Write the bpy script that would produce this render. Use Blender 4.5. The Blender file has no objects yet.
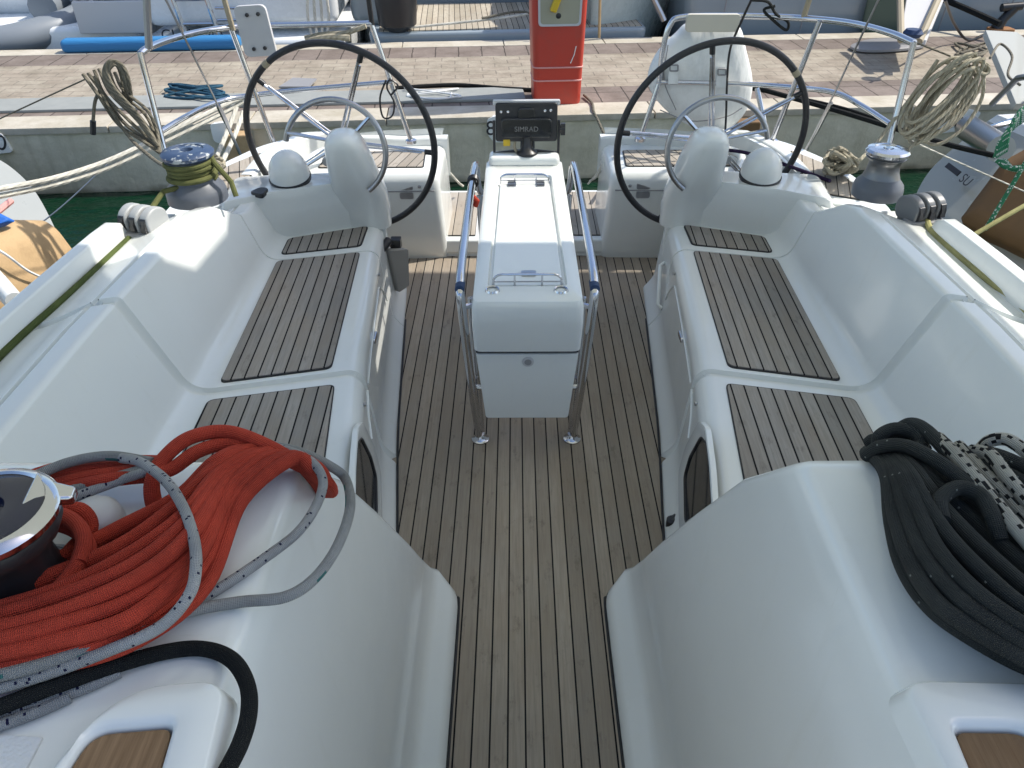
import bpy, bmesh, math, random
from mathutils import Vector, Matrix
random.seed(7)
R = math.radians
sc = bpy.context.scene
COL = sc.collection
# ------------------------------------------------------------------ camera
F, CAMH, CAMX = 790.0, 1.95, -0.045
_p, _y, _r = R(35.2), R(0.4), R(0.4)
FW = Vector((-math.sin(_y)*math.cos(_p), math.cos(_y)*math.cos(_p), -math.sin(_p)))
_rt = Vector((math.cos(_y), math.sin(_y), 0)); _up = _rt.cross(FW)
RT = _rt*math.cos(_r) - _up*math.sin(_r); UP = _up*math.cos(_r) + _rt*math.sin(_r)
CAM = Vector((CAMX, 0, CAMH))
cd = bpy.data.cameras.new('camera'); co = bpy.data.objects.new('camera', cd); COL.objects.link(co)
cd.sensor_width = 36; cd.lens = F/1024*36; cd.clip_end = 3000; cd.clip_start = .02
m = Matrix((RT, UP, -FW)).transposed().to_4x4(); m.translation = CAM
co.matrix_world = m; sc.camera = co
def _ray(u, v): return FW + RT*((u-512)/F) + UP*((384-v)/F)
# measured photo positions turned into real points on a known level / depth / side plane
def pz(u, v, z): d = _ray(u, v); return CAM + d*((z-CAM.z)/d.z)
def py(u, v, y): d = _ray(u, v); return CAM + d*((y-CAM.y)/d.y)
# ------------------------------------------------------------------ materials
def mat(name, col, rough=.5, metal=0., spec=.5, coat=0., trans=0.):
    M = bpy.data.materials.new(name); M.use_nodes = True
    b = M.node_tree.nodes['Principled BSDF']
    b.inputs['Base Color'].default_value = (*col, 1); b.inputs['Roughness'].default_value = rough
    b.inputs['Metallic'].default_value = metal; b.inputs['Specular IOR Level'].default_value = spec
    b.inputs['Coat Weight'].default_value = coat; b.inputs['Coat Roughness'].default_value = .06
    b.inputs['Transmission Weight'].default_value = trans
    return M
class N:
    def __init__(s, M): s.M = M; s.t = M.node_tree; s.b = s.t.nodes['Principled BSDF']
    def n(s, typ, **kw):
        x = s.t.nodes.new(typ)
        for k, v in kw.items(): setattr(x, k, v)
        return x
    def l(s, a, b): s.t.links.new(a, b)
    def math(s, op, a, b=None, c=None):
        x = s.n('ShaderNodeMath', operation=op)
        for i, q in enumerate((a, b, c)):
            if q is None: continue
            if isinstance(q, (int, float)): x.inputs[i].default_value = q
            else: s.l(q, x.inputs[i])
        return x.outputs[0]
    def noise(s, vec, scale, det=3, rough=.5):
        x = s.n('ShaderNodeTexNoise'); x.inputs['Scale'].default_value = scale
        x.inputs['Detail'].default_value = det; x.inputs['Roughness'].default_value = rough
        if vec is not None: s.l(vec, x.inputs['Vector'])
        return x.outputs[0]
    def ramp(s, fac, stops):
        x = s.n('ShaderNodeValToRGB'); e = x.color_ramp.elements
        while len(e) < len(stops): e.new(.5)
        for q, (p, c) in zip(e, stops): q.position = p; q.color = (*c, 1) if len(c) == 3 else c
        s.l(fac, x.inputs[0]); return x.outputs[0]
    def mix(s, fac, a, b, mode='MIX'):
        x = s.n('ShaderNodeMix', data_type='RGBA', blend_type=mode)
        for i, q in ((0, fac), (6, a), (7, b)):
            if isinstance(q, (int, float)): x.inputs[i].default_value = q
            elif isinstance(q, tuple): x.inputs[i].default_value = (*q, 1)
            else: s.l(q, x.inputs[i])
        return x.outputs[2]
    def bump(s, h, st=.3, dist=.01):
        x = s.n('ShaderNodeBump'); x.inputs['Strength'].default_value = st; x.inputs['Distance'].default_value = dist
        s.l(h, x.inputs['Height']); s.l(x.outputs[0], s.b.inputs['Normal']); return x
    def obj(s): return s.n('ShaderNodeTexCoord').outputs['Object']
    def uv(s): return s.n('ShaderNodeTexCoord').outputs['UV']
    def scale(s, vec, sx, sy, sz):
        x = s.n('ShaderNodeMapping'); x.inputs['Scale'].default_value = (sx, sy, sz); s.l(vec, x.inputs[0]); return x.outputs[0]

def gelcoat(name, col=(.735, .755, .73), rough=.16):
    M = mat(name, col, rough, 0, .5, .35); g = N(M); o = g.obj()
    a = g.noise(o, 2.2, 5, .6); b = g.noise(o, 90, 3, .7); c = g.noise(g.scale(o, 6, 6, 1.2), 3.2, 6, .65)
    c1 = g.mix(g.ramp(a, [(.35, (0, 0, 0)), (.7, (1, 1, 1))]), tuple(x*.975 for x in col), col)
    c2 = g.mix(g.ramp(c, [(.58, (0, 0, 0)), (.80, (.20, .20, .20))]), c1, (col[0]*.80, col[1]*.78, col[2]*.70))
    sc1 = g.noise(g.scale(o, 3, 22, 3), 2.3, 5, .75)
    c2 = g.mix(g.ramp(sc1, [(.66, (0, 0, 0)), (.74, (.22, .22, .22))]), c2, (col[0]*.70, col[1]*.68, col[2]*.62))
    g.l(c2, g.b.inputs['Base Color'])
    g.l(g.ramp(g.noise(o, 11, 5, .65), [(.3, (rough*.85,)*3), (.75, (rough*1.4,)*3)]), g.b.inputs['Roughness'])
    g.bump(g.math('ADD', g.math('MULTIPLY', g.noise(o, 3.5, 1), .8), g.math('MULTIPLY', b, .008)), .05, .012)
    return M
GEL = gelcoat('gelcoat_white')
GELD = gelcoat('gelcoat_nonskid', (.70, .71, .70), .5)
g = N(GELD); vo = g.n('ShaderNodeTexVoronoi', feature='F1'); vo.inputs['Scale'].default_value = 260; g.l(g.obj(), vo.inputs['Vector']); g.bump(vo.outputs['Distance'], .5, .002)

def teak(name, pw=.047, base=(.350, .302, .245), seam=.0048, hi=(.45, .395, .325)):
    M = mat(name, base, .85, 0, .12); g = N(M)
    sep = g.n('ShaderNodeSeparateXYZ'); g.l(g.uv(), sep.inputs[0]); u, v = sep.outputs[0], sep.outputs[1]
    k = g.math('DIVIDE', u, pw); fl = g.math('FLOOR', k); fr = g.math('SUBTRACT', k, fl)
    wn = g.n('ShaderNodeTexWhiteNoise', noise_dimensions='1D'); g.l(fl, wn.inputs['W'])
    cmb = g.n('ShaderNodeCombineXYZ'); g.l(g.math('MULTIPLY', u, 130), cmb.inputs[0])
    g.l(g.math('ADD', g.math('MULTIPLY', v, 5.), g.math('MULTIPLY', wn.outputs[0], 40)), cmb.inputs[1]); g.l(fl, cmb.inputs[2])
    gr = g.noise(cmb.outputs[0], 1.3, 6, .7)
    cm2 = g.n('ShaderNodeCombineXYZ'); g.l(g.math('MULTIPLY', u, 6), cm2.inputs[0]); g.l(g.math('MULTIPLY', v, 2.6), cm2.inputs[1])
    bl = g.noise(cm2.outputs[0], 1.0, 5, .65)
    c = g.mix(g.ramp(gr, [(.25, (0, 0, 0)), (.75, (1, 1, 1))]), tuple(x*.82 for x in base), hi)
    c = g.mix(g.math('MULTIPLY', wn.outputs[0], .62), c, tuple(x*.62 for x in base))
    c = g.mix(g.ramp(bl, [(.40, (0, 0, 0)), (.75, (.40, .40, .40))]), c, (.30, .225, .150))
    st = g.noise(cm2.outputs[0], 3.1, 7, .75)
    c = g.mix(g.ramp(st, [(.56, (0, 0, 0)), (.72, (.55, .55, .55))]), c, (.095, .08, .068))
    c = g.mix(1., c, g.ramp(g.noise(cm2.outputs[0], .35, 4, .6), [(.3, (.80, .79, .78)), (.7, (1.08, 1.07, 1.05))]), 'MULTIPLY')
    s = g.math('LESS_THAN', fr, seam/pw)
    c = g.mix(s, c, (.012, .012, .013)); g.l(c, g.b.inputs['Base Color'])
    h = g.math('SUBTRACT', g.math('MULTIPLY', gr, .5), g.math('MULTIPLY', s, 1.2)); g.bump(h, .55, .0016)
    return M
TEAK = teak('teak_decking')
TEAKL = teak('teak_pale', .05, (.42, .385, .335), .004, (.54, .50, .45))
TEAKP = teak('teak_panels', .0435, (.315, .298, .275), .0054, (.405, .385, .36))
WOOD = teak('teak_pad', .5, (.19, .115, .062), .0, (.36, .235, .135))
CAULK = mat('black_caulk', (.014, .014, .015), .6)
CHROME = mat('stainless', (.60, .60, .62), .14, 1.); g = N(CHROME); g.l(g.ramp(g.noise(g.obj(), 25, 4), [(.3, (.08,)*3), (.75, (.24,)*3)]), g.b.inputs['Roughness'])
DULL = mat('brushed_steel', (.40, .40, .41), .30, 1.)
BLACK = mat('black_plastic', (.018, .018, .02), .38)
RIM = mat('wheel_leather', (.020, .020, .022), .45); g = N(RIM); g.bump(g.noise(g.obj(), 160, 3), .3, .002)
g.l(g.mix(g.ramp(g.noise(g.obj(), 14, 4, .7), [(.62, (0, 0, 0)), (.72, (.4, .4, .4))]), (.02, .02, .022), (.11, .10, .09)), g.b.inputs['Base Color'])
TAPE = mat('wheel_king_spoke_mark', (.34, .29, .2), .7)
GREY = mat('grey_plastic', (.26, .26, .265), .45)
LGREY = mat('pale_grey_plastic', (.5, .5, .5), .5)
GLASS = mat('smoked_acrylic', (.012, .013, .014), .06, 0, .6)
WIN = mat('dark_window', (.02, .022, .025), .05)
NAVY = mat('navy_canvas', (.02, .045, .11), .7)
CLEARP = mat('worn_winch_cap', (.22, .30, .42), .35, 0, .6); g = N(CLEARP); nz_ = g.noise(g.obj(), 26, 5, .6)
g.l(g.mix(g.ramp(nz_, [(.56, (0, 0, 0)), (.62, (1, 1, 1))]), (.035, .06, .12), (.42, .45, .46)), g.b.inputs['Base Color'])

def rope(name, c1, c2=None, fleck=None, dens=.62, tw=60, bump=1.0, twist=False, fs=(10, 60)):
    M = mat(name, c1, .85, 0, .2); g = N(M)
    sep = g.n('ShaderNodeSeparateXYZ'); g.l(g.uv(), sep.inputs[0]); u, v = sep.outputs[0], sep.outputs[1]
    if twist:
        w = g.math('SINE', g.math('ADD', g.math('MULTIPLY', u, 18.85), g.math('MULTIPLY', v, tw))); w = g.math('ADD', g.math('MULTIPLY', w, .5), .5); w = g.math('POWER', w, .6)
    else:
        a = g.math('SINE', g.math('ADD', g.math('MULTIPLY', u, 75.4), g.math('MULTIPLY', v, 1500)))
        b = g.math('SINE', g.math('SUBTRACT', g.math('MULTIPLY', u, 75.4), g.math('MULTIPLY', v, 1500)))
        w = g.math('ADD', g.math('MULTIPLY', g.math('MULTIPLY', a, b), .5), .5)
    c2 = c2 or tuple(x*.42 for x in c1)
    nz = g.noise(g.obj(), 34, 5, .7)
    c = g.mix(g.math('ADD', g.math('MULTIPLY', w, .35), g.math('MULTIPLY', nz, .75)), c2, c1)
    dn = g.noise(g.obj(), 7, 4, .65)
    c = g.mix(1., c, g.ramp(dn, [(.3, (.66, .66, .66)), (.65, (1.05, 1.05, 1.05))]), 'MULTIPLY')
    if fleck:
        cmb = g.n('ShaderNodeCombineXYZ'); g.l(g.math('MULTIPLY', g.math('FLOOR', g.math('MULTIPLY', u, fs[0])), 7.31), cmb.inputs[0]); g.l(g.math('FLOOR', g.math('MULTIPLY', v, fs[1])), cmb.inputs[1])
        wn = g.n('ShaderNodeTexWhiteNoise', noise_dimensions='2D'); g.l(cmb.outputs[0], wn.inputs['Vector'])
        c = g.mix(g.math('GREATER_THAN', wn.outputs[0], dens), c, fleck)
    g.l(c, g.b.inputs['Base Color']); g.bump(g.math('ADD', w, g.math('MULTIPLY', nz, .5)), bump, .0015)
    return M
RED = rope('red_braid', (.64, .080, .042), (.29, .03, .018))
GREYR = rope('grey_braid', (.40, .405, .39), (.22, .225, .22), (.05, .16, .15), .965)
FLECK = rope('grey_flecked_braid', (.52, .525, .52), (.26, .265, .265), (.012, .014, .05), .965, fs=(12, 380))
DARKR = rope('charcoal_braid', (.052, .056, .053), (.018, .02, .019), (.2, .21, .19), .9975, fs=(24, 420))
BLKR = rope('black_braid', (.020, .022, .022), (.008, .009, .009))
BWR = rope('white_black_braid', (.56, .54, .47), (.3, .285, .24), (.012, .012, .013), .80, fs=(12, 150))
CREAM = rope('cream_laid_rope', (.50, .455, .35), (.22, .195, .14), tw=190, twist=True)
TAUPE = rope('weathered_taupe_rope', (.23, .21, .165), (.10, .09, .065), tw=190, twist=True)
WHITER = rope('white_mooring_rope', (.72, .70, .62), (.42, .40, .33), tw=110, twist=True)
LIME = rope('lime_line', (.21, .22, .085), (.10, .11, .04))
OLIVE = rope('olive_line', (.13, .17, .05), (.07, .09, .03))
YELR = rope('yellow_line', (.52, .49, .22), (.33, .31, .13))
GRNR = rope('green_line', (.06, .30, .16), (.03, .14, .07), (.55, .6, .55), .8, fs=(10, 180))
BLUER = rope('blue_line', (.05, .14, .22), (.02, .07, .1))

REDP = mat('red_paint', (.46, .045, .026), .38); g = N(REDP)
g.l(g.mix(g.ramp(g.noise(g.obj(), 6, 7, .75), [(.48, (0, 0, 0)), (.75, (.6, .6, .6))]), (.48, .047, .027), (.33, .07, .05)), g.b.inputs['Base Color'])
PINKL = mat('faded_band', (.62, .30, .27), .5)
YEL = mat('yellow_plug', (.62, .42, .02), .4)
WPAINT = mat('white_paint', (.74, .74, .72), .4)
PLATE = mat('plate_white', (.80, .81, .78), .5)
INK = mat('black_ink', (.03, .03, .035), .6)
BLUEF = mat('blue_foam', (.03, .19, .42), .55); g = N(BLUEF); g.bump(g.noise(g.scale(g.obj(), 1, 1, 12), 6), .5, .01)
BLUEC = mat('blue_cloth', (.01, .11, .45), .7)
RIBG = mat('grey_hypalon', (.20, .225, .25), .45)
BOATW = gelcoat('boat_white', (.74, .76, .76), .25)
BOATG = gelcoat('boat_grey_blue', (.30, .35, .38), .2)
TANF = mat('tan_cover', (.44, .30, .155), .75); g = N(TANF); o = g.obj()
g.l(g.mix(g.ramp(g.noise(o, 7, 7, .7), [(.45, (0, 0, 0)), (.75, (.6, .6, .6))]), (.46, .315, .165), (.25, .155, .07)), g.b.inputs['Base Color']); g.bump(g.noise(o, 16, 5, .6), .4, .01)
BROWNF = mat('brown_cover', (.19, .105, .04), .75); g = N(BROWNF); o = g.obj()
g.l(g.mix(g.noise(o, 8, 6, .7), (.21, .115, .042), (.13, .075, .035)), g.b.inputs['Base Color']); g.bump(g.noise(o, 16, 5, .6), .4, .01)
VINYL = mat('white_vinyl', (.74, .75, .73), .42); g = N(VINYL); o = g.obj(); g.bump(g.noise(g.scale(o, 1, 1, .35), 9, 4, .5), .6, .03)
g.l(g.mix(g.ramp(g.noise(o, 9, 6, .7), [(.5, (0, 0, 0)), (.8, (.6, .6, .6))]), (.75, .76, .74), (.52, .52, .49)), g.b.inputs['Base Color'])
SHADECLOTH = bpy.data.materials.new('shade_caster_cloth'); SHADECLOTH.use_nodes = True  # cloth of the added shade sheet, translucent to brighten the cockpit fill
t = SHADECLOTH.node_tree; t.nodes.clear()
_d = t.nodes.new('ShaderNodeBsdfDiffuse'); _tr = t.nodes.new('ShaderNodeBsdfTranslucent'); _mx = t.nodes.new('ShaderNodeMixShader'); _o = t.nodes.new('ShaderNodeOutputMaterial')
_d.inputs[0].default_value = (.80, .81, .77, 1); _tr.inputs[0].default_value = (.84, .85, .77, 1); _mx.inputs[0].default_value = .54
t.links.new(_d.outputs[0], _mx.inputs[1]); t.links.new(_tr.outputs[0], _mx.inputs[2]); t.links.new(_mx.outputs[0], _o.inputs[0])

WATER = mat('harbour_water', (.004, .055, .026), .05, 0, .22); g = N(WATER); o = g.obj()
g.l(g.mix(g.noise(o, .5, 4), (.001, .012, .005), (.0025, .032, .014)), g.b.inputs['Base Color'])
g.bump(g.math('ADD', g.noise(g.scale(o, 1, 2.2, 1), 2.2, 4, .55), g.math('MULTIPLY', g.noise(o, 9, 3), .35)), .6, .12)
CONC = mat('old_concrete', (.45, .43, .37), .85); g = N(CONC); o = g.obj()
c = g.mix(g.ramp(g.noise(g.scale(o, 1.2, 1.2, 1.8), 2.1, 8, .68), [(.34, (0, 0, 0)), (.68, (1, 1, 1))]), (.50, .46, .34), (.72, .67, .53))
c = g.mix(g.ramp(g.noise(g.scale(o, 9, 9, .7), 1.1, 5, .6), [(.55, (0, 0, 0)), (.78, (.55, .55, .55))]), c, (.36, .32, .20))
sp = g.n('ShaderNodeSeparateXYZ'); g.l(o, sp.inputs[0])
wet = g.ramp(g.math('ADD', sp.outputs[2], g.math('MULTIPLY', g.noise(o, 5, 4), .12)), [(.0, (1, 1, 1)), (.93, (.85, .85, .85)), (1.0, (0, 0, 0))])
c = g.mix(wet, c, (.07, .065, .025)); g.l(c, g.b.inputs['Base Color']); g.bump(g.noise(o, 22, 8, .7), .5, .02)
CAPM = mat('cream_capstone', (.52, .48, .39), .8); g = N(CAPM); o = g.obj()
c = g.mix(g.ramp(g.noise(o, 3, 8, .7), [(.38, (0, 0, 0)), (.7, (1, 1, 1))]), (.38, .34, .26), (.55, .51, .43))
c = g.mix(g.ramp(g.noise(o, 14, 6, .7), [(.62, (0, 0, 0)), (.75, (.6, .6, .6))]), c, (.25, .2, .14)); g.l(c, g.b.inputs['Base Color']); g.bump(g.noise(o, 35, 6), .4, .008)
def paving(name, ca, cb, mort, bw, bh, off=.5, ms=.006):
    M = mat(name, ca, .85, 0, .3); g = N(M); uv = g.uv()
    wv = g.n('ShaderNodeTexNoise'); wv.inputs['Scale'].default_value = 9; g.l(uv, wv.inputs['Vector'])
    wob = g.n('ShaderNodeVectorMath', operation='MULTIPLY_ADD'); g.l(wv.outputs['Color'], wob.inputs[0]); wob.inputs[1].default_value = (.018, .018, 0); g.l(uv, wob.inputs[2])
    b = g.n('ShaderNodeTexBrick', offset=off); b.inputs['Scale'].default_value = 1
    b.inputs['Brick Width'].default_value = bw; b.inputs['Row Height'].default_value = bh; b.inputs['Mortar Size'].default_value = ms; b.inputs['Mortar Smooth'].default_value = .2
    b.inputs['Color1'].default_value = (*ca, 1); b.inputs['Color2'].default_value = (*cb, 1); b.inputs['Mortar'].default_value = (*mort, 1); g.l(wob.outputs[0], b.inputs['Vector'])
    n1 = g.noise(uv, 3.5, 8, .7); n2 = g.noise(uv, 40, 4, .7)
    c = g.mix(g.ramp(n1, [(.35, (.72, .72, .72)), (.7, (1.08, 1.06, 1.04))]), (0, 0, 0), b.outputs[0]); c = g.mix(1., b.outputs[0], g.ramp(n1, [(.33, (.60, .58, .56)), (.66, (1, 1, 1))]), 'MULTIPLY')
    c = g.mix(1., c, g.ramp(n2, [(.3, (.82, .82, .82)), (.7, (1, 1, 1))]), 'MULTIPLY')
    g.l(c, g.b.inputs['Base Color']); g.bump(g.math('SUBTRACT', g.math('MULTIPLY', n2, .3), b.outputs['Fac']), .6, .006)
    return M
PAVE = paving('cream_pavers', (.43, .385, .305), (.40, .345, .275), (.30, .265, .215), .24, .125)
HEAD = paving('brown_header_pavers', (.26, .215, .185), (.235, .195, .168), (.085, .07, .06), .22, .6, 0)
DUCT = mat('grey_duct', (.27, .285, .27), .7); g = N(DUCT); g.l(g.mix(g.noise(g.obj(), 6, 7, .7), (.20, .215, .205), (.34, .35, .325)), g.b.inputs['Base Color'])
RUST = mat('rusty_steel', (.28, .13, .05), .8)
# ------------------------------------------------------------------ mesh helpers
def bm_new():
    b = bmesh.new(); b.loops.layers.uv.new('UVMap'); return b
def cr(P, n=8, closed=False):
    P = [Vector(p) for p in P]; out = []; k = len(P)
    rng = range(k if closed else k-1)
    for i in rng:
        p1, p2 = P[i], P[(i+1) % k]
        p0 = P[i-1] if (closed or i > 0) else p1*2-p2
        p3 = P[(i+2) % k] if (closed or i+2 < k) else p2*2-p1
        for j in range(n):
            t = j/n; t2 = t*t; t3 = t2*t
            out.append(.5*((2*p1)+(p2-p0)*t+(2*p0-5*p1+4*p2-p3)*t2+(3*p1-p0-3*p2+p3)*t3))
    if not closed: out.append(P[-1])
    return out
def tube(b, P, r, seg=8, closed=False, mi=0, cap=True):
    P = [Vector(p) for p in P]; n = len(P); uvl = b.loops.layers.uv.active
    T = [((P[(i+1) % n]-P[i-1]) if closed else (P[min(i+1, n-1)]-P[max(i-1, 0)])).normalized() for i in range(n)]
    a = Vector((0, 0, 1)) if abs(T[0].z) < .9 else Vector((1, 0, 0))
    u = (a-T[0]*a.dot(T[0])).normalized(); rings = []; L = [0.]
    for i in range(n):
        u = (u-T[i]*u.dot(T[i])).normalized(); w = T[i].cross(u)
        rr = r[i] if isinstance(r, (list, tuple)) else r
        rings.append([b.verts.new(P[i]+(u*math.cos(2*math.pi*k/seg)+w*math.sin(2*math.pi*k/seg))*rr) for k in range(seg)])
        if i: L.append(L[-1]+(P[i]-P[i-1]).length)
    m_ = n if closed else n-1
    for i in range(m_):
        A, B = rings[i], rings[(i+1) % n]; l0 = L[i]; l1 = L[i+1] if i+1 < n else L[i]+(P[0]-P[i]).length
        for k in range(seg):
            k2 = (k+1) % seg; f = b.faces.new((A[k], A[k2], B[k2], B[k])); f.material_index = mi; f.smooth = True
            for lp, q in zip(f.loops, ((k/seg, l0), ((k+1)/seg, l0), ((k+1)/seg, l1), (k/seg, l1))): lp[uvl].uv = q
    if cap and not closed:
        for q in (rings[0][::-1], rings[-1]): f = b.faces.new(q); f.material_index = mi
def loft(b, rings, closed=True, cap0=False, cap1=False, mi=0, mfun=None):
    V = [[b.verts.new(p) for p in r] for r in rings]; n = len(V[0])
    for i in range(len(V)-1):
        for k in range(n if closed else n-1):
            k2 = (k+1) % n
            try:
                f = b.faces.new((V[i][k], V[i][k2], V[i+1][k2], V[i+1][k])); f.material_index = mfun(i, k) if mfun else mi
            except ValueError: pass
    for c, q in ((cap0, V[0][::-1]), (cap1, V[-1])):
        if c: f = b.faces.new(q); f.material_index = mi
    return V
def lathe(b, prof, M=Matrix(), seg=24, mi=0, cap=True):
    loft(b, [[M @ Vector((r*math.cos(2*math.pi*k/seg), r*math.sin(2*math.pi*k/seg), z)) for k in range(seg)] for r, z in prof], True, cap, cap, mi)
def prism(b, pts, z0, z1, M=Matrix(), mi=0):
    loft(b, [[M @ Vector((x, y, z0)) for x, y in pts], [M @ Vector((x, y, z1)) for x, y in pts]], True, True, True, mi)
def box(b, c, s, M=Matrix(), mi=0):
    x, y, z = s[0]/2, s[1]/2, s[2]/2
    prism(b, [(c[0]-x, c[1]-y), (c[0]+x, c[1]-y), (c[0]+x, c[1]+y), (c[0]-x, c[1]+y)], c[2]-z, c[2]+z, M, mi)
BEV = [False]
def bev(b, w, seg=3, ang=25):
    BEV[0] = True
    bmesh.ops.recalc_face_normals(b, faces=b.faces)
    e = [x for x in b.edges if len(x.link_faces) == 2 and x.calc_face_angle(0) > R(ang)]
    bmesh.ops.bevel(b, geom=e, offset=w, segments=seg, profile=.5, affect='EDGES', clamp_overlap=True)
def rpoly(pts, r, n=5):
    """2-D or 3-D polygon with rounded corners."""
    P = [Vector(p) for p in pts]; out = []; k = len(P)
    for i in range(k):
        a, q, c = P[i-1], P[i], P[(i+1) % k]; rr = r[i] if isinstance(r, (list, tuple)) else r
        d1, d2 = a-q, c-q; l = min(rr, d1.length*.49, d2.length*.49)
        s, e = q+d1.normalized()*l, q+d2.normalized()*l
        if rr <= 0: out.append(q); continue
        for j in range(n+1): t_ = j/n; out.append(s*(1-t_)**2+q*2*t_*(1-t_)+e*t_*t_)
    return out
def fillet(pts, rs, n=5):
    P = [Vector(p) for p in pts]; out = [P[0]]
    for i in range(1, len(P)-1):
        a, q, c = P[i-1], P[i], P[i+1]; d1, d2 = a-q, c-q; l = min(rs[i], d1.length*.49, d2.length*.49)
        if l <= 0: out.append(q); continue
        s, e = q+d1.normalized()*l, q+d2.normalized()*l
        for j in range(n+1): t_ = j/n; out.append(s*(1-t_)**2+q*2*t_*(1-t_)+e*t_*t_)
    out.append(P[-1]); return out
ORI = {}
def obj(name, b, mats, parent=None, sharp=38, uvscale=None):
    bmesh.ops.recalc_face_normals(b, faces=b.faces)
    xs = [v.co for v in b.verts]
    if parent is None:
        lo = Vector((min(v.x for v in xs), min(v.y for v in xs), min(v.z for v in xs))); hi = Vector((max(v.x for v in xs), max(v.y for v in xs), 0))
        c = Vector(((lo.x+hi.x)/2, (lo.y+hi.y)/2, lo.z))
    else: c = ORI[parent.name]
    for v in b.verts: v.co -= c
    for f in b.faces: f.smooth = True
    for e in b.edges:
        if len(e.link_faces) == 2: e.smooth = e.calc_face_angle(0) < R(sharp)
    me = bpy.data.meshes.new(name); b.to_mesh(me); b.free()
    for M in (mats if isinstance(mats, (list, tuple)) else [mats]): me.materials.append(M)
    o = bpy.data.objects.new(name, me); COL.objects.link(o); ORI[o.name] = c
    if BEV[0]: wm = o.modifiers.new('weighted', 'WEIGHTED_NORMAL'); wm.keep_sharp = True; BEV[0] = False
    if parent is None: o.location = c
    else: o.parent = parent
    return o
def tag(o, label=None, cat=None, group=None, kind=None):
    for k, v in (('label', label), ('category', cat), ('group', group), ('kind', kind)):
        if v: o[k] = v
    return o
def thing(name, loc, label, cat, group=None):
    o = bpy.data.objects.new(name, None); COL.objects.link(o); o.location = loc; o.empty_display_size = .1
    ORI[o.name] = Vector(loc); return tag(o, label, cat, group)
def text(name, body, size, M, material, parent, ext=.0006, shear=0):
    c = bpy.data.curves.new('writing', 'FONT'); c.body = body; c.size = size; c.extrude = ext; c.align_x = 'CENTER'; c.align_y = 'CENTER'
    t = bpy.data.objects.new('writing', c); COL.objects.link(t); dg = bpy.context.evaluated_depsgraph_get()
    me = bpy.data.meshes.new_from_object(t.evaluated_get(dg)); bpy.data.objects.remove(t); bpy.data.curves.remove(c)
    me.transform(Matrix.Translation(-ORI[parent.name]) @ M); me.materials.clear(); me.materials.append(material)
    o = bpy.data.objects.new(name, me); COL.objects.link(o); o.parent = parent; ORI[o.name] = ORI[parent.name]; return o
def frame(o, x, y):
    x = Vector(x).normalized(); z = x.cross(Vector(y)).normalized(); y = z.cross(x)
    m_ = Matrix((x, y, z)).transposed().to_4x4(); m_.translation = Vector(o); return m_
def setuv(b, fn, faces=None):
    uvl = b.loops.layers.uv.active
    for f in (faces or b.faces):
        for lp in f.loops: lp[uvl].uv = fn(lp.vert.co)
Z = Vector((0, 0, 1))
def panel(name, parent, M, outline, th, wood, rot=0., rad=.025, margin=.006, off=(0, 0)):
    """teak panel: a black caulk edge with the planked field on it; outline in the plane of M, planks run along local y."""
    P = rpoly(outline, rad); b = bm_new()
    prism(b, [(p.x, p.y) for p in P], -.02, th, M, 1)
    c = sum((p for p in P), Vector((0, 0)))/len(P)
    def ins(p): d = p-c; return c+d*(1-margin/max(d.length, .01)*1.25)
    prism(b, [tuple(ins(p)) for p in P], th-.002, th+.003, M, 0)
    Mi = M.inverted(); ca, sa = math.cos(rot), math.sin(rot)
    def fn(co):
        q = Mi @ co; return (q.x*ca+q.y*sa+off[0], -q.x*sa+q.y*ca+off[1])
    setuv(b, fn); return obj(name, b, [wood, CAULK], parent)
# ================================================================== THE YACHT
yacht = thing('sailing_yacht', (0, 2, -.6), 'white sailing yacht with an open teak cockpit filling the foreground', 'yacht')
SK = -.24
def XS(y): return .42+(y-1.6)*.117 if y < 2.4 else .5135+(y-2.4)*.076
def ZC(t):
    for (a, za), (c, zb) in zip(((0, .80), (2.92, .80), (3.0, .775), (3.2, .66), (3.27, .625), (9, .625)), ((2.92, .80), (3.0, .775), (3.2, .66), (3.27, .625), (9, .625), (9, .6))):
        if a <= t <= c: return za+(zb-za)*(t-a)/max(c-a, 1e-6)
    return .625
def RIDGE(t): return 1.25 if t < 2.1 else 1.25-(t-2.1)*.055
# ---- cockpit sole
b = bm_new(); prism(b, [(-1.1, .05), (1.1, .05), (1.1, 4.3), (-1.1, 4.3)], -.04, 0)
setuv(b, lambda c: (c.x+.0235-.0445, c.y)); obj('cockpit_sole', b, TEAK, yacht)
b = bm_new()
for s in (-1, 1):
    tube(b, cr([(s*.223, .1, .001), (s*.223, 1.0, .001), (s*.223, 1.55, .001), (s*.235, 1.62, .001), (s*.265, 1.66, .001), (s*.31, 1.672, .001)], 5), .0045, 6); tube(b, [(s*(XS(y)-.001), y+SK*(XS(y)-.6), .001) for y in [1.5+.2*k for k in range(10)]], .0045, 6)
obj('sole_caulking', b, CAULK, yacht)
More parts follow.
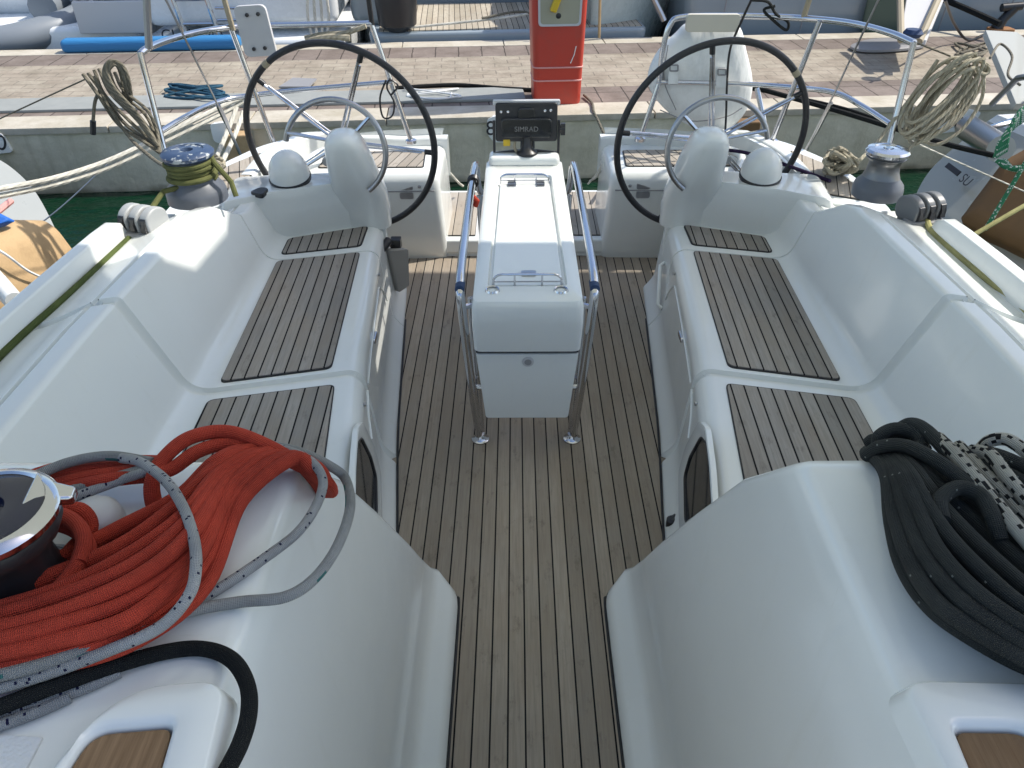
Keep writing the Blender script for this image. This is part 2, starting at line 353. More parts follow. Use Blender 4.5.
# ---- bench + coaming mouldings (one per side), lofted from fore-and-aft sections
def section(s, t, off=0.):
    zc = ZC(t); xr = RIDGE(t); xs = XS(t)
    k = (zc-.42)/.38
    pts = [(xs, -.02), (xs+.006, .012), (xs+.05, .075), (xs+.078, .385), (xs+.112, .42), (1.12, .42), (xr, zc), (xr+.058, zc), (xr+.064, zc-.016), (xr+.073, zc-.018), (xr+.078, zc-.006),
           (1.42, zc-.045), (1.52, zc-.055), (1.53, zc-.20)]
    rs = [0, .01, .06, .05, .035, .065, .017, .003, .003, .003, .003, .05, .02, 0]
    pr = fillet([(x, z) for x, z in pts], rs, 6)
    out = []
    for i, q in enumerate(pr):
        if off:
            a = pr[max(i-1, 0)]; c = pr[min(i+1, len(pr)-1)]; d = (c-a).normalized(); q = q+Vector((d.y, -d.x))*off
        x = q.x; y = t+SK*(min(x, 1.5)-.6)*(1 if x < 1.12 else 1)
        if x > 1.12: y -= .25*(x-1.12)*max(0, (zc-.42))
        out.append(Vector((s*x, y, q.y)))
    return out
def bench(s, side):
    b = bm_new(); g0 = 2.222
    ts = [.95, 1.3, 1.6, 1.9, 2.1, g0-.004]
    rings = [section(s, t) for t in ts]+[section(s, g0+.001, .016), section(s, g0+.017, .021), section(s, g0+.034, .016), section(s, g0+.040)]
    rings += [section(s, t) for t in (2.4, 2.6, 2.8, 2.9, 3.0, 3.08, 3.15, 3.214)]+[section(s, 3.2155, .009), section(s, 3.222, .009), section(s, 3.2245)]
    rings += [section(s, t) for t in (3.3, 3.4, 3.5, 3.62)]
    V = loft(b, rings, False, False, True)
    return obj('bench', b, GEL, yacht, 50)
for s, side in ((-1, 'left'), (1, 'right')):
    bn = bench(s, side); tag(bn, 'moulded white bench and coaming on the %s of the cockpit' % side)
    # window in the bench front
    def wall(u, v, o_=0.):   # a point of the right bench front, mirrored for the left
        a = Vector((XS(1.85)+.05-.075*.0903, 1.85, 0)); n1 = Vector((-1, .117, .0903)).normalized(); d = _ray(u, v); p = CAM+d*((a-CAM).dot(n1)/d.dot(n1))+n1*o_
        return Vector((s*p.x, p.y, p.z))
    Wo = [(702, 421), (709, 428), (714, 465), (717, 512), (682, 531), (681, 472), (688, 447)]; Wi = [(702.5, 436), (706, 452), (709, 497), (710, 508), (692, 520), (690, 466)]
    b = bm_new(); Q = rpoly([wall(*p) for p in Wo], .03, 5); ci = sum((wall(*p) for p in Wi), Vector())/6
    Qs = [rpoly([wall(*p, o_) for p in Wo], .03, 5) for o_ in (-.006, .010, .012)]; cq = sum(Qs[2], Vector())/len(Qs[2]); Qs[2] = [cq+(p-cq)*.96 for p in Qs[2]]; ofs = wall(690, 480, 1)-wall(690, 480, 0)
    inner = [cq+(p-cq)*.80+(ci-cq)*.5 for p in Qs[2]]
    loft(b, Qs+[inner, [p-ofs*.02 for p in inner]], True); wf = obj('window_frame', b, GEL, bn, 30)
    b = bm_new(); loft(b, [[p-ofs*.006 for p in inner], [p-ofs*.003 for p in inner]], True, True, True); obj('window_pane', b, WIN, wf)
    b = bm_new(); tube(b, [p-ofs*.001 for p in inner], .004, 6, True); obj('window_seal', b, BLACK, wf)
    # teak panels
    M = frame((s*.86, 2.64, .42), (1, SK*s*1.0, 0), (0, 1, 0))
    def L(x, y): q = M.inverted() @ Vector((s*x, y, .42)); return (q.x, q.y)
    panel('teak_panel', bn, M, [L(.685, 2.262), L(1.047, 2.176), L(1.078, 3.092), L(.732, 3.176)], .004, TEAKP, s*R(13.5-2.5))
    panel('teak_panel', bn, M, [L(.737, 3.236), L(1.078, 3.153), L(1.083, 3.318), L(.737, 3.452)], .004, TEAKP, s*R(13.5-2.5))
    panel('teak_panel', bn, M, [L(.655, 2.166), L(1.055, 2.078), L(1.03, 1.2), L(.56, 1.3)], .004, TEAKP, s*R(13.5-2.5))
    # locker door latch and its grooves on the bench front
    b = bm_new()
    def fr(y, z, o_=0.): return Vector((s*(XS(y)+.05+(z-.075)*.0903-o_), y, z))
    def strip(P, w, o1=.003): tube(b, cr([fr(*p, o1*.2) for p in P], 4), w, 6)
    strip([(2.30, .33), (2.6, .335), (2.95, .34), (3.02, .33), (3.10, .26), (3.14, .2)], .004); strip([(2.25, .335), (2.16, .30), (2.10, .24)], .006)
    obj('locker_seam', b, GEL, bn)
    b = bm_new(); MM = frame(fr(2.62, .325, .006), (0, 1, 0), (0, 0, 1)); prism(b, [tuple(p) for p in rpoly([(-.035, -.012), (.035, -.012), (.035, .012), (-.035, .012)], .012)], -.008, .006, MM); bev(b, .003, 2); bx = bm_new(); bx.free()
    lt = obj('latch', b, CHROME, bn)
    b = bm_new(); MM = frame(fr(3.06, .372, .004), (0, 1, 0), (0, 0, 1)); lathe(b, [(.007, -.004), (.007, .002), (.004, .005)], MM, 10); obj('screw', b, DULL, bn)
    b = bm_new(); MM = frame(fr(2.12, .372, .004), (0, 1, 0), (0, 0, 1)); lathe(b, [(.007, -.004), (.007, .002), (.004, .005)], MM, 10); obj('screw', b, DULL, bn)
    if s > 0:
        b = bm_new(); tube(b, [fr(3.18, .13, .0), fr(3.2, .14, .02), fr(3.36, .26, .02), fr(3.37, .27, 0)], .009, 8); obj('grab_handle', b, GEL, bn)
    # ---- hull side
    b = bm_new(); rows = []
    for y, xo in ((-1.2, 1.70), (.2, 1.66), (1.5, 1.60), (2.5, 1.555), (3.2, 1.555), (3.7, 1.52), (4.05, 1.38), (4.28, 1.12), (4.38, .80), (4.42, .46)):
        fz = .62 if y < 2.9 else .58
        rows.append([Vector((s*xo*q, y, z)) for q, z in ((.97, fz), (1.0, fz-.05), (.995, fz-.3), (.95, -.2), (.85, -.75))])
    loft(b, rows, False); tag(obj('hull_side', b, GEL, yacht, 60))
    # ---- raised bulwark outside the sheet lines
    b = bm_new(); rows = []
    for y, xi, h in ((2.66, 1.452, .02), (2.64, 1.450, .06), (2.60, 1.452, .078), (2.5, 1.457, .083), (2.3, 1.468, .085), (1.95, 1.488, .085), (1.2, 1.52, .085), (0, 1.57, .085)):
        rows.append([Vector((s*x, y, z)) for x, z in [(q.x, q.y) for q in fillet([(xi-.022, .70), (xi-.002, .73+h), (xi+.002, .738+h), (xi+.045, .740+h), (xi+.06, .725+h), (xi+.065, .45)], [0, .006, .006, .012, .012, 0], 4)]])
    loft(b, rows, False, ); obj('bulwark', b, GEL, yacht, 40)
    # filler deck between the coaming loft and the bulwark
    b = bm_new(); prism(b, [(s*1.40, -.9), (s*1.75, -.9), (s*1.53, 2.95), (s*1.40, 2.95)], .40, .70); obj('side_deck', b, GEL, yacht)
# ---- forward cabin ends either side of the companionway
prof_y = [(-.02, 1.66, .225), (.018, 1.665, .228), (.045, 1.675, .248), (.068, 1.675, .283), (.10, 1.655, .302), (.25, 1.555, .310), (.45, 1.43, .322), (.73, 1.245, .338), (1.0, 1.055, .350), (1.12, .945, .356), (1.175, .895, .359), (1.192, .878, .364), (1.2, .858, .378)]
for s, side in ((-1, 'left'), (1, 'right')):
    b = bm_new(); rings = []
    for z, ya, xi in prof_y:
        rr = .085 if z < .06 else .026
        out = rpoly([(xi, -1.0), (xi, ya), (1.30, ya+ (.0)), (1.30, -1.0)], [0, rr, .04, 0], 6)
        rings.append([Vector((s*p.x, p.y, z)) for p in out])
    loft(b, rings, True, True, True)
    ce = tag(obj('cabin_end', b, GEL, yacht, 50), 'smooth white cabin end on the %s of the companionway' % side)
    # raised step with a wooden pad
    b = bm_new(); zt = 1.228
    if s < 0: P = [pz(229, 676, zt), pz(122, 684, zt), pz(30, 790, zt), pz(-60, 930, zt), pz(170, 930, zt)]
    else: P = [pz(898, 676, zt), pz(1085, 680, zt), pz(1165, 860, zt), pz(1200, 980, zt), pz(1040, 960, zt)]
    O = rpoly([(p.x, p.y) for p in P], [.03, .05, .05, .02, .02], 6); c = sum(O, Vector((0, 0)))/len(O)
    if s < 0: Wd = [pz(172, 722, zt), pz(90, 729, zt), pz(58, 778, zt), pz(-10, 900, zt), pz(120, 900, zt)]
    else: Wd = [pz(955, 726, zt), pz(1030, 727, zt), pz(1100, 800, zt), pz(1130, 900, zt), pz(1040, 930, zt)]
    I = rpoly([(p.x, p.y) for p in Wd], [.012, .02, .02, .01, .01], 6); ci = sum(I, Vector((0, 0)))/len(I)
    def sc_(o, c_, k): return [c_+(p-c_)*k for p in o]
    def rg(o, z): return [Vector((p.x, p.y, z)) for p in o]
    loft(b, [rg(sc_(O, c, 1.06), 1.19), rg(sc_(O, c, 1.03), 1.203), rg(sc_(O, c, 1.0), 1.216), rg(sc_(O, c, .975), 1.225), rg(sc_(O, c, .95), 1.228), rg(sc_(I, ci, 1.14), 1.2285), rg(sc_(I, ci, 1.05), 1.226), rg(sc_(I, ci, 1.01), 1.218), rg(sc_(I, ci, 1.0), 1.205)], True)
    bf = obj('raised_step', b, GEL, ce, 60)
    b = bm_new(); prism(b, [tuple(p) for p in sc_(I, ci, .985)], 1.200, 1.2205); bev(b, .003, 2, 50); setuv(b, lambda q: (q.x*1.0, q.y*1.)); obj('wooden_pad', b, WOOD, ce)
b = bm_new(); P = [pz(-70, 732, 1.2), pz(44, 738, 1.2), pz(12, 800, 1.2), pz(-110, 800, 1.2)]; prism(b, [(p.x, p.y) for p in P], 1.19, 1.2035); bev(b, .002, 2, 50); obj('nonskid_patch', b, GELD, yacht)
# roof behind the camera and the companionway bulkhead
b = bm_new(); box(b, (0, -1.1, .6), (3.0, .25, 1.3)); bev(b, .04, 3); obj('cabin_bulkhead', b, GEL, yacht)
# ---- steering consoles
for s, side in ((-1, 'left'), (1, 'right')):
    b = bm_new()
    lo = [(.655, 3.475), (.72, 3.492), (1.10, 3.335), (1.30, 3.22), (1.34, 3.50), (1.15, 3.54), (.69, 3.585)]
    mid = [(.675, 3.47), (.73, 3.475), (1.11, 3.32), (1.30, 3.2), (1.34, 3.5), (1.15, 3.53), (.70, 3.575)]
    hi = [(.70, 3.45), (.75, 3.45), (1.12, 3.30), (1.31, 3.18), (1.34, 3.49), (1.15, 3.52), (.72, 3.56)]
    rings = []
    for P, z, k in ((lo, -.01, 1), (lo, .40, 1), (mid, .50, 1), (hi, .605, 1), (hi, .64, .985), (hi, .65, .94)):
        c = Vector((1.0, 3.42)); Q = rpoly([c+(Vector(p)-c)*k for p in P], [.05, .03, .05, .04, .03, .04, .05], 4); rings.append([Vector((s*p.x, p.y, z)) for p in Q])
    loft(b, rings, True, True, True)
    con = tag(obj('steering_console', b, GEL, yacht, 50), 'white steering console at the aft end of the %s bench' % side)
    b = bm_new(); rings = []
    for z, cy, ry, xl, xr in ((.40, 3.53, .08, .640, .90), (.50, 3.52, .085, .636, .895), (.58, 3.49, .095, .640, .89), (.64, 3.455, .105, .650, .882), (.70, 3.42, .112, .663, .874), (.79, 3.37, .115, .679, .866), (.85, 3.335, .11, .691, .856), (.885, 3.315, .098, .704, .844), (.905, 3.305, .080, .721, .828), (.916, 3.30, .050, .746, .803), (.92, 3.298, .018, .766, .784)):
        cx, rx = (xl+xr)/2, (xr-xl)/2
        rings.append([Vector((s*(cx+rx*math.copysign(abs(math.cos(a))**.8, math.cos(a))), cy+ry*math.copysign(abs(math.sin(a))**.8, math.sin(a)), z)) for a in [2*math.pi*k/32 for k in range(32)]])
    loft(b, rings, True, True, True); obj('wheel_pedestal', b, GEL, con, 60)
    # compass dome
    b = bm_new(); cc = Vector((s*1.06 if s < 0 else 1.05, 3.435, .668)); MM = Matrix.Translation(cc) @ Matrix.Rotation(R(12), 4, 'X') @ Matrix.Diagonal((.94, .94, 1., 1))
    lathe(b, [(.098, -.012), (.100, .004), (.097, .008)], MM, 32); cb = obj('compass_base', b, BLACK, con)
    b = bm_new(); pr = [(.095, .004), (.0955, .02)]+[(.094*math.cos(a), .02+.108*math.sin(a)) for a in [R(q) for q in (10, 22, 34, 46, 58, 68, 77, 85, 90)]]
    pr[-1] = (.001, pr[-1][1]); lathe(b, pr, MM, 36); tag(obj('compass', b, GEL, con, 60))
    # guard hoop round the pedestal
    hc = Vector((s*.818, 3.35, .815)); rr = .213; b = bm_new()
    A = [R(a) for a in range(12, 240, 6)]; hoop = [hc+Vector((s*math.cos(a)*rr, .015*math.sin(a), math.sin(a)*rr)) for a in A]
    tube(b, hoop, .0125, 10); obj('guard_hoop', b, DULL, con)
    for a in (22, 138): b = bm_new(); q = hc+Vector((s*math.cos(R(a))*rr, 0, math.sin(R(a))*rr)); tube(b, [q, Vector((s*.77, 3.345, .85))+(q-Vector((s*.77, 3.345, .85)))*.28], .0085, 8); obj('hoop_strut', b, CHROME, con)
# throttle on the left console
b = bm_new(); pA = py(384, 246, 3.50); Mx = frame(Vector((-.625, 3.50, .40)), (0, 1, 0), (0, 0, 1))
q = [py(389, 250, 3.43), py(409, 249, 3.46), py(410, 286, 3.46), py(400, 293, 3.43)]
b = bm_new(); loft(b, [[p+Vector((-.03, .02, 0)) for p in q], [p+Vector((.0, 0, 0)) for p in q]], True, True, True); bev(b, .008, 3)
thr = tag(obj('throttle_lever', b, mat('lever_grey', (.30, .285, .265), .5), yacht), 'grey engine control blade with a black handle')
b = bm_new(); tube(b, [py(381, 250, 3.39), py(389, 240, 3.45)], .021, 14); tube(b, [py(386, 243, 3.45), py(400, 246, 3.5)], .014, 10); box(b, py(396, 243, 3.49), (.05, .05, .05)); bev(b, .005, 2); obj('lever_handle', b, BLACK, thr)
b = bm_new(); P = [pz(249, 192, .66), pz(260, 187, .66), pz(269, 188, .66), pz(262, 195, .66)]; prism(b, [(p.x, p.y) for p in rpoly([(q.x, q.y) for q in P], .02)], .64, .662); bev(b, .004, 2, 50); obj('switch_panel', b, BLACK, yacht)
# ---- transom seats, quarter decks, swim step
for s, side in ((-1, 'left'), (1, 'right')):
    b = bm_new()
    rings = []
    for z, i, fy in ((-.02, .0, 3.985), (.06, .0, 3.965), (.40, .02, 3.935), (.455, .02, 3.93), (.485, .03, 3.945), (.50, .055, 3.975)):
        P = rpoly([(.44-.02+i, fy), (1.12, fy-.02), (1.2, 4.40), (.415+i, 4.42)], [.05, .03, .02, .03], 5); rings.append([Vector((s*p.x, p.y, z)) for p in P])
    loft(b, rings, True, True, True)
    seat = tag(obj('transom_seat', b, GEL, yacht, 45), 'white stern locker seat with teak top on the %s' % side)
    M = frame((s*.75, 4.1, .5), (1, 0, 0), (0, 1, 0))
    panel('teak_panel', seat, M, [(s*(.525-.75), -.09), (s*(1.08-.75), -.09), (s*(1.06-.75), .16), (s*(.535-.75), .16)][::s], .004, TEAKL, s*R(14), .02)
    b = bm_new(); tube(b, [Vector((s*.47, 3.9325, .405)), Vector((s*1.1, 3.913, .405))], .0035, 6); obj('locker_seam', b, GREY, seat)
    b = bm_new(); Mh = frame((s*.615, 3.931, .405), (s, 0, 0), (0, 0, 1))
    for dz in (-.024, .024):
        prism(b, [tuple(p) for p in rpoly([(-.036, dz-.018), (.036, dz-.018), (.036, dz+.018), (-.036, dz+.018)], .012)], -.003, .004, Mh)
    hg = obj('hinge', b, DULL, seat)
    b = bm_new(); Mh = frame((s*.545, 3.931, .43), (1, 0, 0), (0, 0, 1)); lathe(b, [(.009, -.003), (.009, .003), (.003, .006)], Mh, 12); obj('push_button', b, DULL, seat)
    # raised lip along the transom
    b = bm_new(); P = [Vector((s*x, y, 0)) for x, y in ((.425, 4.36), (.60, 4.36), (.95, 4.31), (1.12, 4.22), (1.22, 4.05), (1.27, 3.85), (1.28, 3.6))]; P = cr(P, 5)
    rows = []
    for i, p in enumerate(P):
        tn = (P[min(i+1, len(P)-1)]-P[max(i-1, 0)]).normalized(); nn = Vector((-tn.y, tn.x, 0)); nn *= 1 if nn.dot(p-Vector((s*.6, 3.5, 0))) > 0 else -1
        h = .545 if i < 6 else .545+.075*min(1, (i-6)/10)
        rows.append([p+nn*o_+Z*z for o_, z in [(q.x, q.y) for q in fillet([(0, .42), (0, h-.01), (.012, h), (.06, h), (.075, h-.012), (.08, .3)], [0, .01, .012, .012, .01, 0], 3)]])
    loft(b, rows, False); obj('transom_lip', b, GEL, yacht, 45)
    # quarter deck
    b = bm_new(); out = [(1.25, 3.30), (1.55, 3.12), (1.55, 3.45), (1.50, 3.75), (1.36, 4.06), (1.10, 4.28), (1.0, 4.30), (1.16, 4.15), (1.25, 3.9), (1.28, 3.6)]
    prism(b, [(s*x, y) for x, y in rpoly(out, [.02, .08, .1, .1, .1, .1, .02, .05, .05, .05], 4)], .30, .610); bev(b, .012, 3, 50); qd = tag(obj('quarter_deck', b, GEL, yacht), '%s quarter deck behind the wheel' % side)
    M = frame((s*1.4, 3.6, .61), (1, 0, 0), (0, 1, 0))
    panel('teak_panel', qd, M, [(s*(x-1.4), y-3.6) for x, y in ((1.30, 3.36), (1.49, 3.26), (1.49, 3.5), (1.44, 3.74), (1.33, 3.93), (1.285, 3.86))][::s], .004, TEAKL, s*R(-16), .03)
    b = bm_new(); P = [py(302, 165, 3.93), py(322, 152, 4.05), py(343, 152, 4.1), py(352, 170, 4.0)] if s < 0 else [py(735, 178, 3.7), py(742, 158, 4.0), py(728, 150, 4.1), py(712, 156, 4.05)]
    tube(b, cr(P, 6), .022, 10); obj('moulded_fairlead', b, GEL, qd)
b = bm_new(); prism(b, [tuple(p) for p in rpoly([(-.50, 3.99), (.50, 3.99), (.56, 4.72), (-.56, 4.72)], .03)], .02, .10); bev(b, .012, 3, 50)
sw = obj('swim_step', b, GEL, yacht)
M = frame((0, 4.3, .1), (1, 0, 0), (0, 1, 0))
panel('teak_panel', sw, M, [(-.45, -.26), (-.27, -.26), (-.27, .38), (-.47, .38)], .003, TEAKL, 0, .012)
panel('teak_panel', sw, M, [(-.24, -.26), (.24, -.26), (.24, .38), (-.24, .38)], .003, TEAKL, 0, .012)
panel('teak_panel', sw, M, [(.27, -.26), (.45, -.26), (.47, .38), (.27, .38)], .003, TEAKL, 0, .012)
b = bm_new(); prism(b, [(-.52, 4.0), (.52, 4.0), (.5, 4.7), (-.5, 4.7)], -.75, .03); obj('transom', b, GEL, yacht)
b = bm_new(); q = pz(672, 522, .03); lathe(b, [(.02, -.03), (.02, .012), (.012, .02)], Matrix.Translation(q), 14); tube(b, [q+Vector((-.01, 0, .005)), q+Vector((.035, .02, .02))], .012, 8); obj('drain_fitting', b, BLACK, yacht)

# ================================================================== WHEELS
def wheel(s, label, angs):
    c = Vector((s*.849, 3.594, .773)); Rr = .441
    e1 = Vector((s*math.cos(.1495), math.sin(.1495), 0)); n = Vector((-s*math.sin(.1495), math.cos(.1495), 0)); e2 = (Z*math.cos(.1187)-n*math.sin(.1187)).normalized(); nn = e1.cross(e2)
    nn = nn if nn.y < 0 else -nn     # towards the bow
    w = thing('steering_wheel', c-Z*.44, label, 'steering wheel', 'twin steering wheels')
    P = [c+(e1*math.cos(a)+e2*math.sin(a))*Rr for a in [2*math.pi*k/96 for k in range(96)]]
    b = bm_new(); tube(b, P, .0150, 14, True); rim = obj('rim', b, RIM, w)
    b = bm_new(); a0 = R(42 if s > 0 else 52); tube(b, [c+(e1*math.cos(a)+e2*math.sin(a))*Rr for a in [a0+R(k) for k in range(-2, 3)]], .0163, 14); obj('tape_mark', b, TAPE, rim)
    b = bm_new(); MM = frame(c, e1, e2); lathe(b, [(.001, -.03), (.045, -.03), (.055, -.01), (.055, .02), (.03, .05), (.024, .06), (.001, .06)], MM, 24); lathe(b, [(.02, -.03), (.02, -.2)] if nn.dot(MM.col[2].xyz) < 0 else [(.02, .03), (.02, .2)], MM, 16); obj('hub', b, DULL, w)
    for a in angs:
        d = (e1*math.cos(R(a))+e2*math.sin(R(a))); pr = (e2*math.cos(R(a))-e1*math.sin(R(a)))
        b = bm_new(); tube(b, [c+d*.04-pr*.007, c+d*(Rr-.02)-pr*.004], .0075, 8); tube(b, [c+d*.04+pr*.012, c+d*(Rr-.06)+pr*.006], .0045, 8); sp = obj('spoke', b, CHROME, w)
        b = bm_new(); tube(b, [c+d*(Rr-.045), c+d*(Rr-.01)], .0125, 10); obj('spoke_end', b, BLACK, sp)
wheel(-1, 'black rimmed steering wheel on the left, in front of the rope wrapped winch', [180-q for q in (68, 140, -4, 212, 284)])
wheel(1, 'black rimmed steering wheel on the right, with the white lifebuoy cover behind it', [100, 28, 172, 244, 316])

# ================================================================== COCKPIT TABLE
tb = thing('cockpit_table', (0, 2.85, 0), 'narrow white folding cockpit table on steel legs with a chart plotter at its end', 'table')
def ring(y0, y1, x0, x1, z, r=.02): return [Vector((p.x, p.y, z)) for p in rpoly([(-x0-.008, y0), (x0-.008, y0), (x1-.008, y1), (-x1-.008, y1)], r, 4)]
b = bm_new()
loft(b, [ring(2.275, 3.44, .172, .162, .49), ring(2.245, 3.47, .182, .170, .50, .03), ring(2.215, 3.50, .184, .172, .62, .03), ring(2.20, 3.51, .181, .172, .69, .03), ring(2.21, 3.51, .176, .170, .712, .03), ring(2.235, 3.50, .165, .158, .72, .03),
         ring(2.30, 3.31, .132, .116, .720, .02), ring(2.305, 3.305, .127, .111, .708, .02), ring(2.31, 3.30, .122, .106, .706, .02)], True, True, True)
tc = obj('cabinet', b, GEL, tb, 40)
b = bm_new(); prism(b, [tuple(p) for p in rpoly([(-.008-.118, 2.315), (-.008+.118, 2.315), (-.008+.103, 3.22), (-.008-.103, 3.22)], .012)], .690, .716); bev(b, .004, 2, 50); lid = obj('lid', b, GEL, tb)
b = bm_new(); box(b, (-.008, 3.47, .735), (.315, .10, .05)); bev(b, .02, 4); obj('plotter_shelf', b, GEL, tb)
for x in (-.06, .06):
    b = bm_new(); prism(b, [tuple(p) for p in rpoly([(x-.02, 3.18), (x+.016, 3.18), (x+.016, 3.235), (x-.02, 3.235)], .01)], .712, .7205); tube(b, [(x-.02, 3.205, .721), (x+.016, 3.205, .721)], .004, 6); obj('hinge', b, DULL, lid)
b = bm_new(); prism(b, [tuple(p) for p in rpoly([(-.028, 2.375), (.022, 2.375), (.022, 2.41), (-.028, 2.41)], .006)], .712, .721); box(b, (-.003, 2.392, .723), (.03, .02, .006)); obj('lid_catch', b, DULL, lid)
for yb, w, k in ((2.315, .112, 1), (3.225, .102, -1)):
    b = bm_new(); h = .755
    pts = [(-.008-w, yb, .715), (-.008-w, yb, h-.014), (-.008-w+.02, yb, h), (-.008+w-.02, yb, h), (-.008+w, yb, h-.014), (-.008+w, yb, .715)]
    tube(b, fillet(pts, [0, .015, .015, .015, .015, 0], 4), .0042, 8)
    for x in (-.05, .04): tube(b, [(x, yb, .712), (x, yb, h)], .0035, 6)
    tube(b, [(-.008-w, yb, .728), (-.008+w, yb, .728)], .003, 6); obj('fiddle_rail', b, CHROME, tb)
for u in (492.5, 561):
    q = pz(u, 290, .722); b = bm_new(); MM = Matrix.Translation((q.x, q.y, .711))
    lathe(b, [(.024, 0), (.026, .006), (.022, .016), (.018, .014)], MM, 24, 0, False); lathe(b, [(.001, .008), (.0185, .008)], MM, 20, 1, False); obj('leg_fitting', b, [CHROME, BLACK], tb)
# hanging front flap with its badge, and one at the far end
b = bm_new(); fp = [(-.183, .478), (.167, .478), (.142, .19), (-.157, .19)]
MM = frame((-.0, 2.305, 0), (1, 0, 0), (0, -.06, 1)); prism(b, [tuple(p) for p in rpoly([(x, z) for x, z in fp], [.004, .004, .012, .012])], -.012, .012, MM); bev(b, .003, 2, 50); fl = obj('front_flap', b, GEL, tb)
b = bm_new(); box(b, (-.008, 2.284, .4845), (.35, .03, .009)); obj('gap_shade', b, BLACK, tb)  # black strip draws the shaded gap between cabinet and flap
b = bm_new(); q = py(528, 361, 2.27); MB_ = frame(Vector((q.x, 2.305-.06*q.z-.0125, q.z)), (1, 0, 0), (0, -.06, 1)); lathe(b, [(.021, -.004), (.020, .002), (.014, .0035), (.001, .0035)], MB_, 28); lathe(b, [(.0125, .003), (.0125, .0042), (.001, .0042)], MB_, 20, 1); bx = Matrix.Translation((0, 0, 0))
obj('key_lock', b, [LGREY, GREY], fl)
b = bm_new(); prism(b, [(-.17, .49), (.155, .49), (.13, .19), (-.145, .19)], -.012, .012, frame((0, 3.40, 0), (1, 0, 0), (0, 0, 1))); obj('rear_flap', b, GEL, tb)
for s in (-1, 1):
    x = -.008
    b = bm_new()
    P = [(x+s*.17, 3.47, .55), (x+s*.205, 3.46, .60), (x+s*.213, 3.44, .70), (x+s*.214, 3.40, .735), (x+s*.216, 3.30, .745), (x+s*.222, 2.9, .735), (x+s*.226, 2.50, .715), (x+s*.226, 2.36, .69), (x+s*.222, 2.325, .64), (x+s*.212, 2.345, .45), (x+s*.195, 2.37, .2), (x+s*.180, 2.388, 0)]
    tube(b, cr(P, 6), .0155, 12); obj('handrail', b, CHROME, tb)
    b = bm_new(); P = [(x+s*.196, 2.44, .60), (x+s*.192, 2.43, .4), (x+s*.182, 2.42, .2), (x+s*.174, 2.40, .02)]; tube(b, cr(P, 4), .013, 10)
    tube(b, [(x+s*.16, 2.40, .60), (x+s*.226, 2.37, .60)], .01, 8); tube(b, [(x+s*.13, 2.37, .26), (x+s*.20, 2.38, .26)], .01, 8)
    lathe(b, [(.034, 0), (.034, .006), (.024, .014), (.018, .03)], Matrix.Translation((x+s*.178, 2.39, .0)), 20); obj('leg', b, CHROME, tb)
    b = bm_new(); tube(b, [(x+s*.20, 3.38, .6), (x+s*.19, 3.36, .3), (x+s*.18, 3.35, 0)], .015, 10); lathe(b, [(.034, 0), (.034, .006), (.02, .02)], Matrix.Translation((x+s*.18, 3.35, 0)), 16); obj('leg', b, CHROME, tb)
    b = bm_new(); lathe(b, [(.0168, -.03), (.0168, .03)], frame((x+s*.2255, 2.36, .69), (1, 0, 0), (0, 0, 1)), 14); bev(b, .003, 2, 40); obj('joint_reflection', b, NAVY, tb)  # navy sleeve draws the dark reflection at the chrome rail joint
# chart plotter
cp = thing('chart_plotter', (.005, 3.47, .76), 'black chart plotter seen from behind on its bracket', 'chart plotter')
pT = [py(u, v, 3.5) for u, v in ((494, 103), (559, 103), (556.5, 141), (496, 141))]
xc = (pT[0].x+pT[1].x)/2; M = frame((xc, 3.50, (pT[0].z+pT[3].z)/2), (1, 0, 0), (0, .10, 1)); w = (pT[1].x-pT[0].x)/2; h = (pT[0].z-pT[3].z)/2
b = bm_new(); prism(b, [tuple(p) for p in rpoly([(-w+.005, -h), (w-.005, -h), (w-.005, h), (-w+.005, h)], .015)], -.03, .008, M); bev(b, .006, 3, 40)
hs = obj('housing', b, BLACK, cp)
b = bm_new(); prism(b, [tuple(p) for p in rpoly([(-w-.006, h-.012), (w+.006, h-.012), (w+.006, h+.008), (-w-.006, h+.008)], .006)], -.035, .0, M); bev(b, .003, 2, 40); obj('sun_cover_edge', b, LGREY, hs)
b = bm_new(); prism(b, [tuple(p) for p in rpoly([(-w+.03, -h+.02), (w-.03, -h+.02), (w-.03, h*.25), (-w+.03, h*.25)], .02)], .008, .030, M)
prism(b, [tuple(p) for p in rpoly([(-.04, h*.2), (.04, h*.2), (.035, h*.75), (-.035, h*.75)], .01)], .008, .022, M); bev(b, .006, 3, 40); obj('heat_sink', b, GLASS, hs)
text('lettering', 'SIMRAD', .030, M @ Matrix.Translation((0, -h*.30, .0312)), mat('grey_print', (.16, .16, .155), .6), hs)
b = bm_new()
for x, y in ((-w+.03, h*.55), (-w+.06, h*.55), (w-.06, h*.6), (w-.035, h*.62)): lathe(b, [(.006, .006), (.006, .012), (.002, .014)], M @ Matrix.Translation((x, y, 0)), 10)
obj('screw', b, CHROME, hs)
b = bm_new(); tube(b, fillet([M @ Vector(p) for p in ((-w-.002, h*.1, .0), (-w-.002, -h-.075, -.0), (w+.002, -h-.075, .0), (w+.002, h*.1, .0))], [0, .012, .012, 0], 4), .006, 8)
prism(b, [(-w+.0, -h-.085), (w-.0, -h-.085), (w-.0, -h-.045), (.05, -h-.035), (-.05, -h-.035), (-w+.0, -h-.045)], -.004, .006, M); br = obj('bracket', b, BLACK, cp)
b = bm_new(); lathe(b, [(.048, .758), (.046, .768), (.03, .780), (.021, .80), (.017, .835)], Matrix.Translation((.005, 3.47, 0)), 24); obj('mount', b, BLACK, cp)
